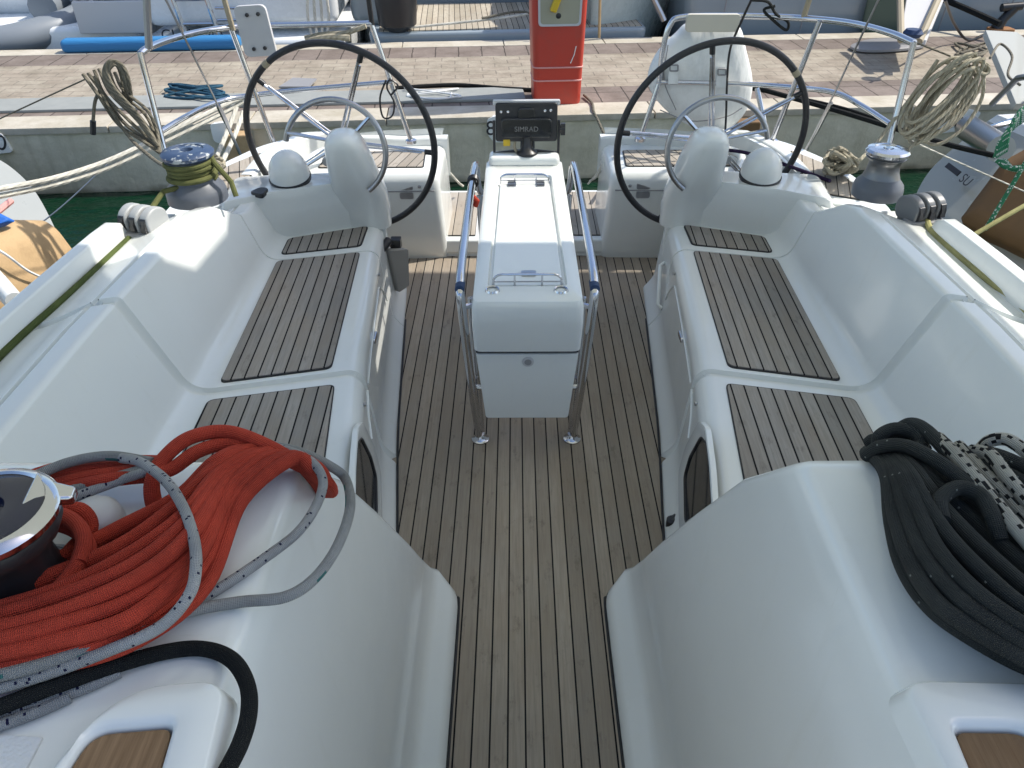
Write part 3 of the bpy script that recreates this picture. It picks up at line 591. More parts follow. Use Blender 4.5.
b = bm_new(); lathe(b, [(.018, -.012), (.018, .014)], frame(M @ Vector((w+.016, -h*.35, 0)), (0, 1, 0), (0, 0, 1)), 10); box(b, M @ Vector((w+.02, -h*.35, .004)), (.02, .02, .05)); obj('clamp_knob', b, BLACK, cp)
b = bm_new(); box(b, (-w*.62, -h-.004, .0), (.032, .03, .02), M); bev(b, .004, 2); obj('connector_cap', b, YEL, hs)
for x, mm in ((-w*.36, TAPE), (-.02, BLACK), (.03, BLACK)):
    b = bm_new(); tube(b, cr([M @ Vector((x, -h+.0, .0)), M @ Vector((x+.0, -h-.03, .01)), M @ Vector((x*.4, -h-.06, .012)), (0.005, 3.475, .80)], 5), .0065, 8); obj('cable', b, mm, hs)
b = bm_new(); tube(b, [py(475+k, v, 3.05) for k, v in ((-6, 195), (-2, 197), (2, 201), (0, 206))], .012, 8)
red_knot = tag(obj('red_tie', b, RED), 'small red cord tied on the table handrail', 'cord')
b = bm_new(); c = Vector((-.223, 3.18, .742))
for k in range(3): tube(b, [c+Vector((math.cos(a)*.021, .012*k-.01, math.sin(a)*.021)) for a in [2*math.pi*i/16 for i in range(16)]], .005, 6, True)
tag(obj('elastic_band', b, BLACK), 'black elastic wrapped round the left handrail of the table', 'cord')
# ================================================================== DECK HARDWARE
def winch(loc, r, h, label, kind, mats, grp='sheet winches'):
    w = thing('winch', loc, label, 'winch', grp); MM = Matrix.Translation(loc); mb, md, mt = mats
    b = bm_new(); lathe(b, [(r*1.15, -.02), (r*1.15, .01*h/.16), (r*1.1, .028*h/.16), (r*.86, .05*h/.16), (r*.8, .06*h/.16)], MM, 36); obj('base', b, mb, w)
    b = bm_new(); rings = []
    for z, k in ((.055, .84), (.075, .74), (.10, .70), (.118, .74), (.126, .86), (.131, .90), (.135, .84)):
        rings.append([MM @ Vector((math.cos(a)*r*k*(1+.012*(i % 2)), math.sin(a)*r*k*(1+.012*(i % 2)), z*h/.16)) for i, a in enumerate([2*math.pi*q/48 for q in range(48)])])
    loft(b, rings, True, True, True); obj('drum', b, md, w, 60)
    b = bm_new(); lathe(b, [(r*.9, .136*h/.16), (r*.98, .142*h/.16), (r*.99, .152*h/.16), (r*.9, .160*h/.16), (r*.62, .164*h/.16), (r*.60, .160*h/.16), (r*.24, .162*h/.16), (r*.2, .150*h/.16), (.001, .150*h/.16)], MM, 40); obj('top_cap', b, mt, w)
    return w
WD = mat('winch_dark', (.10, .11, .13), .4)
wl = Vector((-1.30, 2.97, .775)); w1 = winch(wl, .10, .175, 'stern winch with a worn blue cap and lime line wrapped round it', 1, (WD, WD, CLEARP))
for k in range(5):
    pass
b = bm_new(); P = []
for i in range(5*24+1):
    a = i/24*2*math.pi; k = i/24
    P.append(wl+Vector((math.cos(a)*(.083+.006*math.sin(k*2.3)), math.sin(a)*(.083+.006*math.sin(k*2.3)), .065+.018*k)))
P += [wl+Vector((.11, -.02, .12)), wl+Vector((.155, -.03, .06)), wl+Vector((.17, -.05, .01))]
P = [wl+Vector((-.10, -.22, .02)), wl+Vector((-.085, -.10, .05))]+P
tube(b, P, .0105, 8); tag(obj('winch_line', b, LIME), 'lime line wrapped round the left stern winch', 'rope')
wr = Vector((1.375, 2.98, .775)); winch(wr, .082, .165, 'bare grey and chrome winch on the right coaming', 1, (WD, mat('winch_drum_grey', (.20, .20, .20), .35, .8), CHROME))
# big cabin-top winch at the lower left
wf = pz(-18, 510, 1.34); wf.z = 1.2; w2 = thing('winch', wf, 'large black winch with a chrome top at the left edge', 'winch', 'sheet winches'); MM = Matrix.Translation(wf) @ Matrix.Diagonal((.74, .74, .88, 1))
b = bm_new(); lathe(b, [(.10, -.01), (.10, .01), (.085, .02)], MM, 40); obj('base', b, BLACK, w2)
b = bm_new(); rings = []
for z, rr in ((.02, .082), (.04, .066), (.07, .062), (.095, .07), (.11, .088), (.125, .096), (.135, .093)):
    rings.append([MM @ Vector((math.cos(a)*rr*(1+.015*(i % 4 < 2)), math.sin(a)*rr*(1+.015*(i % 4 < 2)), z)) for i, a in enumerate([2*math.pi*q/64 for q in range(64)])])
loft(b, rings, True, True, True); obj('drum', b, BLACK, w2, 60)
b = bm_new(); lathe(b, [(.094, .138), (.102, .142), (.103, .150), (.097, .157), (.086, .160), (.083, .157)], MM, 48, 0, False); lathe(b, [(.083, .1565), (.05, .162), (.03, .160), (.026, .15), (.001, .15)], MM, 40, 1, False); tc_ = obj('top_cap', b, [CHROME, mat('navy_gloss_cap', (.012, .014, .035), .08, 0, .6)], w2)
b = bm_new(); q0 = pz(40, 488, 1.340); q1 = pz(74, 491, 1.330); d = (q1-q0).normalized(); pd = Vector((-d.y, d.x, 0))
loft(b, [[q0-d*.012+pd*.032, q0-d*.012-pd*.032, q0-d*.012-pd*.032-Z*.014, q0-d*.012+pd*.032-Z*.014], [q0+pd*.018, q0-pd*.018, q0-pd*.018-Z*.016, q0+pd*.018-Z*.016], [q1+pd*.010, q1-pd*.010, q1-pd*.010-Z*.014, q1+pd*.010-Z*.014]], True, True, True); bev(b, .004, 3, 30); obj('feeder_arm', b, CHROME, w2)
# gray dome fitting beside it
q = pz(100, 527, 1.2); b = bm_new(); lathe(b, [(.034, -.01), (.034, .012), (.030, .028), (.02, .038), (.001, .041)], Matrix.Translation(q), 28); tag(obj('deck_fitting', b, LGREY), 'grey domed fitting on the cabin top beside the red rope', 'deck fitting')
# triple blocks
def blocks(c, dirv, n, label, shell):
    t = thing('sheet_block', c, label, 'pulley block', 'sheet blocks at the coamings'); dv = Vector(dirv).normalized(); sd = Vector((-dv.y, dv.x, 0))
    for i in range(n):
        o = c+sd*((i-(n-1)/2)*.048); M = frame(o, dv, Z)   # local z = axis across
        b = bm_new(); prism(b, [tuple(p) for p in rpoly([(-.05, -.045), (.045, -.045), (.062, -.01), (.05, .035), (.0, .055), (-.055, .03)], .028)], -.019, .019, M); bev(b, .009, 3, 40); ck = obj('block_shell', b, shell, t)
        b = bm_new(); lathe(b, [(.033, -.010), (.028, 0), (.033, .010)], M @ Matrix.Translation((-.030, -.004, 0)), 24); obj('sheave', b, BLACK, ck)
        b = bm_new(); prism(b, [tuple(p) for p in rpoly([(-.064, -.025), (-.03, -.025), (-.03, .025), (-.055, .025)], .006)], -.011, .011, M); obj('slot', b, BLACK, ck)
    b = bm_new(); box(b, c-Z*.045+dv*-.02, (.14, .10, .03)); bev(b, .006, 2); obj('base_plate', b, GREY, t)
blocks(pz(143, 219, .80), (.35, 1, 0), 3, 'three grey pulley blocks side by side on the left coaming by the wrapped winch', mat('block_grey', (.36, .37, .37), .45))
blocks(pz(921, 207, .80), (-.35, 1, 0), 3, 'grey pulley blocks on the right coaming in front of the bare winch', mat('block_dark', (.13, .135, .14), .4))
def line(name, P, r, m, label, cat='rope', n=8, group=None, seg=8):
    b = bm_new(); tube(b, cr(P, n), r, seg); return tag(obj(name, b, m), label, cat, group)
line('sheet_line', [pz(150, 218, .775), pz(138, 230, .757), pz(72, 291, .757), pz(4, 352, .757), (-1.465, 1.5, .757), (-1.49, .8, .757)], .011, OLIVE, 'olive green sheet lying along the left side deck')
line('sheet_line', [pz(926, 215, .775), pz(934, 234, .757), pz(980, 274, .757), pz(1028, 313, .757), (1.465, 1.5, .757), (1.49, .8, .757)], .011, YELR, 'yellow sheet lying along the right side deck')
# ================================================================== STERN RAILS
def rail(s, label):
    return thing('stern_rail', (s*1.2, 3.9, .6), label, 'stern rail', 'stainless stern rails')
rl = rail(-1, 'stainless stern rail on the left carrying a grey bolted board')
top = [py(u, v, y) for u, v, y in ((140, 54, 3.5), (150, 47, 3.58), (175, 38, 3.8), (205, 31, 4.0), (235, 27, 4.15), (272, 25.5, 4.2), (320, 24.5, 4.24), (372, 23.5, 4.28))]
b = bm_new(); tube(b, cr(top, 6), .0145, 10); obj('top_rail', b, CHROME, rl)
low = [py(u, v, y) for u, v, y in ((160, 132, 3.5), (185, 117, 3.7), (212, 104, 3.95), (240, 97, 4.1), (300, 90, 4.2), (392, 82, 4.27))]
b = bm_new(); tube(b, cr(low, 6), .0125, 10); obj('lower_rail', b, CHROME, rl)
for P in ([py(140, 52, 3.5), py(168, 165, 3.45), Vector((-1.53, 3.42, .60))], [py(231, 28, 4.13), py(276, 149, 4.12)], [py(371, 23, 4.28), py(411, 141, 4.27)]):
    b = bm_new(); tube(b, P, .0135, 10); lathe(b, [(.03, -.01), (.03, .006), (.02, .012)], Matrix.Translation(P[-1]), 16); obj('stanchion', b, CHROME, rl)
b = bm_new(); P = [py(u, v, 4.06) for u, v in ((233, 6), (265, 4), (278, 55), (246, 57))]; n_ = (P[1]-P[0]).cross(P[3]-P[0]).normalized()
Q = rpoly(P, .03); loft(b, [[p-n_*.012 for p in Q], [p+n_*.012 for p in Q]], True, True, True); bev(b, .004, 2, 50)
bd = tag(obj('outboard_bracket_board', b, LGREY), 'grey board with four bolts clamped on the left stern rail', 'mounting board')
for u, v in ((247, 15), (258, 14), (254, 49), (265, 48)):
    b = bm_new(); lathe(b, [(.009, .0), (.009, .006), (.003, .01)], frame(py(u, v, 4.045), (1, 0, 0), (0, 0, 1)), 10); obj('bolt', b, BLACK, bd)
line('rail_post', [py(146, -12, 3.48), py(149, 48, 3.5)], .016, DULL, 'steel post rising from the left corner of the stern rail', 'post', 1)
line('rail_post', [py(221, -12, 4.1), py(233, 30, 4.13)], .014, TAPE, 'olive sleeved post beside the grey bolted board', 'post', 1)
line('rail_post', [py(367, -12, 4.26), py(372, 25, 4.28)], .013, BLACK, 'thin black post at the inner end of the left stern rail', 'post', 1)
line('backstay_wire', [py(160, -12, 3.25), py(214, 97, 3.75), py(241, 157, 4.02)], .0045, DULL, 'thin backstay wire on the left above the white mooring lines', 'wire', 1)
b = bm_new(); tube(b, [py(218, 105, 3.8), py(226, 122, 3.87)], .012, 8); tube(b, [py(226, 122, 3.87), py(242, 158, 4.02)], .009, 8)
tag(obj('turnbuckle', b, DULL), 'turnbuckle of the left backstay', 'turnbuckle', 'backstay turnbuckles')
rr_ = rail(1, 'stainless stern rail on the right carrying the white lifebuoy cover')
top = [py(u, v, y) for u, v, y in ((660, 80, 4.3), (663, 50, 4.3), (670, 25, 4.3), (684, 17, 4.3), (740, 16, 4.28), (800, 18, 4.15), (850, 23, 3.9), (890, 33, 3.65), (914, 43, 3.5))]
b = bm_new(); tube(b, cr(top, 6), .0145, 10); obj('top_rail', b, CHROME, rr_)
low = [py(u, v, y) for u, v, y in ((657, 82, 4.3), (740, 84, 4.27), (800, 88, 4.1), (836, 93, 3.9), (862, 106, 3.7), (890, 124, 3.5))]
b = bm_new(); tube(b, cr(low, 6), .0125, 10); obj('lower_rail', b, CHROME, rr_)
for P in ([py(661, 78, 4.3), py(640, 139, 4.29)], [py(820, 21, 4.05), py(772, 141, 4.1)], [py(914, 42, 3.5), py(887, 152, 3.47), Vector((1.53, 3.42, .60))], [py(757, 88, 4.2), py(768, 140, 4.12)]):
    b = bm_new(); tube(b, P, .0135, 10); lathe(b, [(.03, -.01), (.03, .006), (.02, .012)], Matrix.Translation(P[-1]), 16); obj('stanchion', b, CHROME, rr_)
line('rail_post', [py(813, -12, 4.1), py(803, 19, 4.14)], .014, TAPE, 'olive sleeved post on the middle of the right stern rail', 'post', 1)
line('backstay_wire', [py(884, -12, 3.3), py(836, 90, 3.75), py(806, 150, 4.0)], .0045, DULL, 'thin backstay wire on the right in front of the brick quay', 'wire', 1)
b = bm_new(); tube(b, [py(831, 103, 3.8), py(816, 132, 3.93)], .011, 8); tube(b, [py(816, 132, 3.93), py(805, 152, 4.02)], .009, 8)
tag(obj('turnbuckle', b, DULL), 'turnbuckle of the right backstay', 'turnbuckle', 'backstay turnbuckles')
# lifebuoy cover
lb = thing('lifebuoy_cover', py(712, 134, 4.36), 'white vinyl lifebuoy cover hanging behind the right wheel', 'lifebuoy')
b = bm_new(); out = [(692, 22), (735, 22), (746, 50), (752, 84), (744, 112), (722, 132), (700, 130), (668, 112), (648, 84), (655, 56), (676, 33)]
P = cr([py(u, v, 4.38) for u, v in out], 5, True); c = sum(P, Vector())/len(P)
def ins(k, dy): return [c+(p-c)*k+Vector((0, dy, 0)) for p in P]
loft(b, [ins(.90, .055), ins(.98, .035), ins(1.0, .0), ins(.98, -.035), ins(.90, -.06), ins(.6, -.075), ins(.2, -.078)], True, True, True); cv = obj('cushion', b, VINYL, lb, 70)
b = bm_new(); Q = [py(u, v, y) for u, v, y in ((687, 14, 4.27), (741, 14, 4.26), (737, 32, 4.27), (685, 32, 4.28))]; Q = rpoly(Q, .02); loft(b, [[p+Vector((0, -.008, 0)) for p in Q], [p+Vector((0, .02, 0)) for p in Q]], True, True, True); bev(b, .004, 2, 40); obj('flap', b, mat('cream_vinyl', (.60, .57, .48), .5), lb)
for (u, v) in ((674, 72), (722, 76)):
    b = bm_new(); loft(b, [[py(u-5, v-8, 4.265), py(u+5, v-8, 4.265), py(u+4, v+12, 4.262), py(u-6, v+12, 4.262)], [py(u-5, v-8, 4.30), py(u+5, v-8, 4.30), py(u+4, v+12, 4.295), py(u-6, v+12, 4.295)]], True, True, True); obj('strap', b, VINYL, lb)
    b = bm_new(); tube(b, rpoly([py(u-4, v-7, 4.26), py(u+4, v-7, 4.26), py(u+4, v-1, 4.26), py(u-4, v-1, 4.26)], .006), .004, 6, True); obj('buckle', b, GREY, lb)
b = bm_new(); tube(b, cr([py(660, 110, 4.285), py(690, 121, 4.28), py(725, 117, 4.28), (py(742, 108, 4.29))], 5), .003, 5); tube(b, cr([py(668, 45, 4.30), py(664, 80, 4.3), py(676, 110, 4.29)], 5), .003, 5); obj('seam_piping', b, GREY, lb)
line('power_cable', [py(756, -10, 4.0), py(742, 20, 4.1), py(730, 50, 4.2), py(727, 85, 4.23), py(726, 118, 4.24), py(724, 150, 4.2)], .006, BLACK, 'black cable hanging in front of the white lifebuoy cover', 'cable')
line('cable_coil', cr([py(u, v, 4.2) for u, v in ((775, 6), (764, 10), (773, 20), (786, 30), (788, 22), (776, 14), (768, 2), (752, 0))], 5), .007, DARKR, 'grey cable looped on the top of the right stern rail', 'cable', 2)
# small black loop on left rail
b = bm_new(); tube(b, cr([py(u, v, 4.25) for u, v in ((386, 80), (380, 98), (383, 117), (392, 116), (394, 102), (387, 88), (390, 80), (398, 86), (391, 95))], 5), .005, 6)
tag(obj('cord_loop', b, BLACK), 'black cord looped on the left stern rail inside the wheel rim', 'cord')
b = bm_new(); tube(b, cr([py(u, v, 4.24) for u, v in ((305, 38), (325, 34), (345, 33), (355, 30), (366, 26))], 4), .012, 8); tube(b, cr([py(u, v, 4.22) for u, v in ((306, 41), (330, 37), (350, 38))], 4), .016, 8); tag(obj('rail_bundle', b, CREAM), 'white cord bundle tied under the left top rail', 'cord')
# ================================================================== ROPES AROUND THE STERN
def loops(name, specs, r, m, label, n=7, seg=8):
    b = bm_new()
    for P in specs: tube(b, cr(P, n), r, seg)
    return tag(obj(name, b, m), label, 'rope')
rnd = random.Random(3)
specs = []
for k in range(11):
    f = k/10; e = lambda a: rnd.uniform(-a, a)
    if k < 7: g_ = k/6; a = [(84+g_*30+e(2), 74-6*math.sin(g_*3.1)+e(2), 3.44+e(.03)), (98+g_*24+e(2), 95-6*g_+e(2), 3.42+e(.03)), (120+g_*26+e(2), 124-14*g_, 3.40+e(.03)), (143+g_*14, 141-9*g_, 3.38+e(.02)), (160, 153, 3.33)]
    else: h_ = (k-7)/3; a = [(132-8*h_, 100+e(2), 3.42), (128-6*h_, 78+e(3), 3.42+e(.02)), (121-3*h_, 64+3*h_, 3.41), (110+3*h_, 61+4*h_, 3.40), (104+4*h_, 72+2*h_, 3.39), (110+6*h_, 90, 3.38), (134+5*h_, 116, 3.36), (158, 146, 3.34)]
    specs.append([py(*q) for q in a])
specs.append([py(94, 76, 3.42), py(108, 105, 3.4), py(130, 138, 3.36), py(152, 158, 3.2), py(164, 166, 3.05)])
specs.append([py(100, 90, 3.42), py(95, 102, 3.42), py(93, 122, 3.42)])
coil = loops('rope_coil', specs, .0075, TAUPE, 'taupe coil of rope hung on the left stern rail')
b = bm_new(); tube(b, [py(93, 121, 3.42), py(93, 134, 3.42)], .013, 8); obj('whipped_end', b, BLACK, coil)
specs = []
for k in range(13):
    e = lambda a: rnd.uniform(-a, a); cx, cy, aj, an, yy = 945+e(9), 99+e(7), 47+e(9), rnd.uniform(10, 25), 3.5+e(.05); tl = R(-51+e(7)); P = []
    for i in range(15):
        a = i/14*2*math.pi*.97+e(.05); du, dv = math.cos(a)*aj*(1 if i % 3 else 1.03), math.sin(a)*an
        P.append(py(cx+du*math.cos(tl)-dv*math.sin(tl), cy+du*math.sin(tl)+dv*math.cos(tl), yy+.03*math.sin(a*2)))
    specs.append(P)
specs.append([py(938, 60, 3.52), py(915, 92, 3.5), py(890, 125, 3.46), py(876, 143, 3.40), py(860, 160, 3.3)]); specs.append([py(950, 58, 3.53), py(975, 60, 3.54), py(988, 66, 3.53), py(985, 74, 3.52), py(960, 66, 3.5), py(945, 62, 3.5)])
specs.append([py(918, 140, 3.46), py(910, 148, 3.44), py(900, 158, 3.4), py(893, 164, 3.3)])
loops('rope_coil', specs, .0078, CREAM, 'cream coil of laid rope hung on the right stern rail')
for (u0, v0, w, h, label, m, y) in ((839, 163, 21, 15, 'cream rope heaped on the right quarter deck beside the winch', CREAM, 3.55), (216, 166, 13, 7, 'cream rope coiled on the deck behind the wrapped winch', CREAM, 3.6)):
    P = []
    for k in range(46):
        a = k*2.1+rnd.uniform(-.4, .4); q = py(u0+math.cos(a)*w*rnd.uniform(.3, 1), v0+math.sin(a)*h*rnd.uniform(.25, 1)+(0 if k % 5 else -5), y+rnd.uniform(-.10, .10)); P.append(q)
    loops('rope_heap', [P], .0105, m, label, 6)
ml = []
for dv in (0, 7):
    ml.append([py(-40, 197+dv, 3.3), py(0, 189+dv, 3.4), py(55, 178+dv*.9, 3.6), py(110, 160+dv, 3.85), py(170, 132+dv, 4.1), py(225, 105+dv, 4.35), py(243, 98+dv*.6, 4.42)])
loops('mooring_line', ml, .0135, WHITER, 'doubled white mooring line running to the left past the quay')
loops('mooring_line', [[py(238, 103, 4.42), py(228, 130, 4.25), py(215, 161, 4.0)], [py(243, 112, 4.42), py(235, 135, 4.25), py(222, 163, 3.98)]], .0125, WHITER, 'short white mooring lines dropping to the cleat beside the left wheel')
loops('mooring_line', [[py(700, 72, 5.2), py(764, 90, 5.0), py(845, 113, 4.7), py(939, 142, 4.4), py(996, 156, 4.2)]], .015, BLKR, 'black mooring line running to the neighbouring yacht on the right')
loops('mooring_line', [[py(745, 88, 5.25), py(800, 98, 5.1), py(850, 110, 4.9), py(900, 128, 4.6)]], .009, BLKR, 'thin dark line beside the black mooring line')
line('thin_line', [py(-20, 128, 4.6), py(40, 100, 4.4), py(88, 78, 4.2)], .004, TAUPE, 'thin brown line crossing the brick quay to the taupe coil', 'line')
line('thin_line', [py(10, 245, 3.6), py(60, 208, 4.2), py(112, 160, 5.0)], .004, DULL, 'thin grey line above the green water on the left', 'line')
line('thin_line', [py(905, 138, 3.9), py(960, 163, 4.0), py(1030, 194, 4.1)], .004, WHITER, 'thin white line across the grey hull on the right', 'line')
line('thin_line', [py(914, 42, 3.5), py(935, 50, 3.6), py(950, 56, 3.6)], .004, TAUPE, 'short thin line tying the cream coil to the right rail', 'line')
loops('passerelle_line', [[py(433, 150, 4.4), py(446, 168, 4.45), py(458, 182, 4.5), py(463, 186, 4.6)]], .007, WHITER, 'white line from the left stern seat down to the swim step')
loops('passerelle_line', [[py(609, 151, 4.3), py(598, 172, 4.35), py(588, 184, 4.4)], [py(607, 158, 4.3), py(597, 176, 4.35), py(590, 181, 4.4)]], .006, WHITER, 'white lines from the right stern seat down to the swim step')
line('shadow_line', [pz(706, 149, .63), pz(742, 152, .63), pz(780, 163, .625), pz(830, 181, .625)], .009, rope('shadow_purple', (.06, .035, .09)), 'dark purple strand drawing a shadow line on the right quarter deck')  # cast shadow on the deck, drawn as a purple tube
# ================================================================== ROPES ON THE CABIN TOP
zr = 1.2
N_ = 17; spR = []
for k in range(N_):
    f = k/(N_-1); j = lambda a: rnd.uniform(-a, a); lo_ = k % 2
    lay = .012+(.040*math.sin(math.pi*min(1, f*1.02)))*(1-.15*lo_)+(.016 if not lo_ else -.006)+j(.003); w1, w2, w3 = j(3), j(4), j(4)
    v0 = 588+88*f+w1
    A = (-40, v0+7, zr+lay); B = (50+j(6), 562+108*f+w1*.8, zr+lay+j(.003)); Cc = (120+20*f+j(5), 528+114*f**1.05+w2, zr+lay+.006+j(.006))
    D = (178+26*f+w3*.5, 494+87*f+w3, zr+lay+.012*(1-f)+j(.005)); Eq = (214+26*f+w3*.5, 462+38*f, zr+.03+.012*(1-lo_)+.02*(1-f))
    G = (250+42*f+j(3), 449+11*f+j(1.5), zr+.030+.012*(1-lo_)); H = (292+24*f+j(3), 460+10*f+j(2), zr+.010+.008*(1-lo_))
    I = (314+17*f+j(3), 477+8*f, zr-.035); J = (322+10*f, 492, zr-.09)
    spR.append([pz(*q) for q in (A, B, Cc, D, Eq, G, H, I, J)])
for (dv, dz) in ((0, 0), (14, -.012)):
    spR.append([pz(*q) for q in ((185-dv*.2, 545, zr-.02), (158-dv*.2, 510, zr+.01), (153, 478, zr+.045), (168+dv*.4, 454+dv, zr+.06+dz), (192+dv*.5, 437+dv, zr+.065+dz), (228, 432+dv*.9, zr+.06+dz), (268, 446+dv*.5, zr+.045+dz), (305, 468, zr+.02), (328, 484, zr-.02))])
for k in range(4):
    spR.append([pz(*q) for q in ((158+k*4, 462+k*4, zr+.03), (110, 462+k*6, zr+.03+.004*k), (60, 468+k*8, zr+.03), (0, 488+k*8, zr+.025), (-50, 505+k*8, zr+.02))])
for k in range(2):
    c = wf; spR.append([c+Vector((math.cos(a)*.078, math.sin(a)*.078, .035+.018*k+.006*math.sin(a))) for a in [2*math.pi*i/14 for i in range(15)]])
spR.append([pz(*q) for q in ((55, 512, zr+.05), (80, 510, zr+.05), (90, 528, zr+.03), (70, 552, zr+.02))])
b = bm_new()
for P in spR: tube(b, cr(P, 8), .0098, 12)
tag(obj('red_rope_pile', b, RED), 'large pile of red rope draped over the left cabin end', 'rope')
spF = [[(121, 458, .085), (140, 462, .085), (165, 480, .085), (182, 505, .085), (193, 535, .085), (196, 565, .08), (189, 595, .072), (160, 627, .058), (105, 652, .045), (40, 676, .036), (-30, 696, .03)],
       [(196, 602, .012), (225, 585, .010), (262, 560, .010), (297, 533, .010), (316, 506, .012), (323, 482, .02), (314, 464, .03), (292, 452, .03), (268, 447, .025), (240, 447, .02)],
       [(150, 470, .05), (110, 484, .04), (60, 503, .035), (20, 520, .03)],
       [(120, 672, .008), (85, 688, .008), (40, 703, .008), (-30, 722, .008)], [(70, 697, .008), (30, 715, .008), (-30, 735, .008)]]
b = bm_new()
for P in spF: tube(b, cr([pz(u, v, zr+z) for u, v, z in P], 8), .0066, 10)
tag(obj('flecked_rope', b, FLECK), 'grey rope with dark flecks looping over the red rope pile', 'rope')
spG = [[(-30, 682, .045), (30, 668, .046), (90, 648, .046), (140, 628, .043), (190, 611, .02), (240, 602, .009), (285, 597, .008), (315, 578, .008), (338, 545, .008), (350, 508, .0), (346, 480, -.02), (330, 466, .0), (300, 452, .02), (268, 445, .025), (245, 442, .02)],
       [(152, 462, .055), (110, 456, .055), (70, 462, .05), (30, 478, .05)], [(148, 468, .045), (100, 482, .04), (50, 497, .035)]]
b = bm_new()
for P in spG: tube(b, cr([pz(u, v, zr+z) for u, v, z in P], 8), .0070, 10)
tag(obj('grey_rope', b, GREYR), 'plain grey rope looped over the corner of the left cabin end', 'rope')
b = bm_new(); tube(b, cr([pz(u, v, zr+.010+z) for u, v, z in ((-40, 722, .01), (10, 703, .01), (60, 684, .012), (120, 664, .006), (170, 651, 0), (205, 649, 0), (232, 660, 0), (247, 684, 0), (249, 712, 0), (241, 742, 0), (226, 772, 0), (205, 810, 0))], 8), .0088, 10)
tag(obj('black_rope', b, BLKR), 'black rope curving round the white step at the lower left', 'rope')
# charcoal coil on the right
spD = []
for k in range(14):
    f = k/13; j = lambda a: rnd.uniform(-a, a)*.5; lay = .012+.055*math.sin(math.pi*min(1, .15+f*.75))+(.016 if k % 2 else -.006)+j(.004)
    a0 = [(866+26*f, 452-8*f+j(2), zr-.03+.05*f), (876+32*f+j(2), 461-10*f+j(2), zr+.02+.02*f), (886+44*f+j(2), 478-8*f, zr+lay), (891+68*f+j(3), 520-26*f, zr+lay), (903+88*f+j(3), 566-50*f, zr+lay), (930+100*f+j(3), 606-58*f, zr+lay), (972+100*f, 638-56*f+j(3), zr+lay), (1030+96*f, 668-50*f, zr+lay), (1100+80*f, 690-30*f, zr+lay)]
    spD.append([pz(*q) for q in a0])
spD += [[pz(*q) for q in P] for P in (
    ((866, 456, 1.215), (880, 447, 1.245), (905, 446, 1.27), (935, 460, 1.285), (965, 482, 1.285), (1000, 512, 1.28), (1060, 560, 1.27)),
    ((878, 446, 1.23), (880, 436, 1.245), (895, 429, 1.255), (915, 433, 1.26), (922, 445, 1.255), (910, 452, 1.25)),
    ((898, 430, 1.25), (912, 424, 1.265), (928, 432, 1.27), (950, 455, 1.275), (975, 480, 1.27), (1010, 510, 1.26)),
    ((884, 440, 1.225), (898, 436, 1.235), (915, 438, 1.24), (925, 450, 1.24)),
    ((868, 444, 1.2), (874, 440, 1.21), (884, 444, 1.215)),
    ((942, 520, 1.28), (940, 500, 1.285), (958, 488, 1.29), (980, 495, 1.29), (992, 515, 1.285), (1000, 540, 1.27)),
    ((985, 452, 1.24), (1005, 458, 1.25), (1040, 474, 1.25)), ((980, 460, 1.235), (1010, 475, 1.24), (1050, 500, 1.24)))]
b = bm_new()
for P in spD: tube(b, cr(P, 7), .0096, 12)
tag(obj('charcoal_rope_pile', b, DARKR), 'heap of charcoal rope hanging over the right cabin end', 'rope')
b = bm_new()
for P in (((938, 438, .07), (955, 455, .085), (980, 484, .09), (1005, 515, .085), (1040, 556, .08)), ((958, 446, .06), (985, 475, .07), (1010, 500, .07), (1050, 545, .065)), ((972, 451, .065), (990, 455, .08), (1010, 480, .085), (1050, 530, .075)), ((980, 450, .03), (990, 441, .045), (1008, 440, .055), (1030, 455, .055), (1060, 480, .05))):
    tube(b, cr([pz(u, v, zr+z) for u, v, z in P], 8), .0092, 10)
tag(obj('black_and_white_rope', b, BWR), 'white rope with black flecks on top of the charcoal rope heap', 'rope')
# ================================================================== WATER AND QUAY
b = bm_new(); prism(b, [(-400, -400), (400, -400), (400, 600), (-400, 600)], -.5, -.30); tag(obj('water', b, WATER), kind='structure')
QA = R(3.85); QD = Vector((math.cos(QA), math.sin(QA), 0)); QN = Vector((-math.sin(QA), math.cos(QA), 0)); QO = Vector((0, 5.925, .2))
QM = frame(QO, QD, QN)
def q_(x, n, z=0): return QO+QD*x+QN*n+Z*z
b = bm_new(); prism(b, [(-14, .02), (14, .02), (14, 2.53), (-14, 2.53)], -1.4, -.045, QM); tag(obj('quay_wall', b, CONC), kind='structure')
b = bm_new()
for i in range(-14, 14):
    x0, x1 = i*1.0+.004, i*1.0+.996
    prism(b, [(x0, 0), (x1, 0), (x1, .30), (x0, .30)], -.05, .0, QM); prism(b, [(x0, 2.32), (x1, 2.32), (x1, 2.56), (x0, 2.56)], -.05, .0, QM)
bev(b, .007, 2, 40); tag(obj('quay_capstones', b, CAPM), kind='structure')
def pav(name, n0, n1, m):
    b = bm_new(); prism(b, [(-14, n0), (14, n0), (14, n1), (-14, n1)], -.05, -.004, QM); Mi = QM.inverted(); setuv(b, lambda c: tuple((Mi @ c).xy)); tag(obj(name, b, m), kind='structure')
pav('brick_paving', .76, 1.90, PAVE); pav('header_paving', .304, .756, HEAD); pav('header_paving', 1.904, 2.316, HEAD)
b = bm_new(); prism(b, [(-9, .40), (.06, .40), (.06, .74), (-9, .74)], -.004, .018, QM); bev(b, .006, 2, 40); tag(obj('cable_cover', b, DUCT), 'grey cable cover strip along the quay left of the red pedestal', 'cable cover')
def quv(u, v, z=.2): return pz(u, v, z)
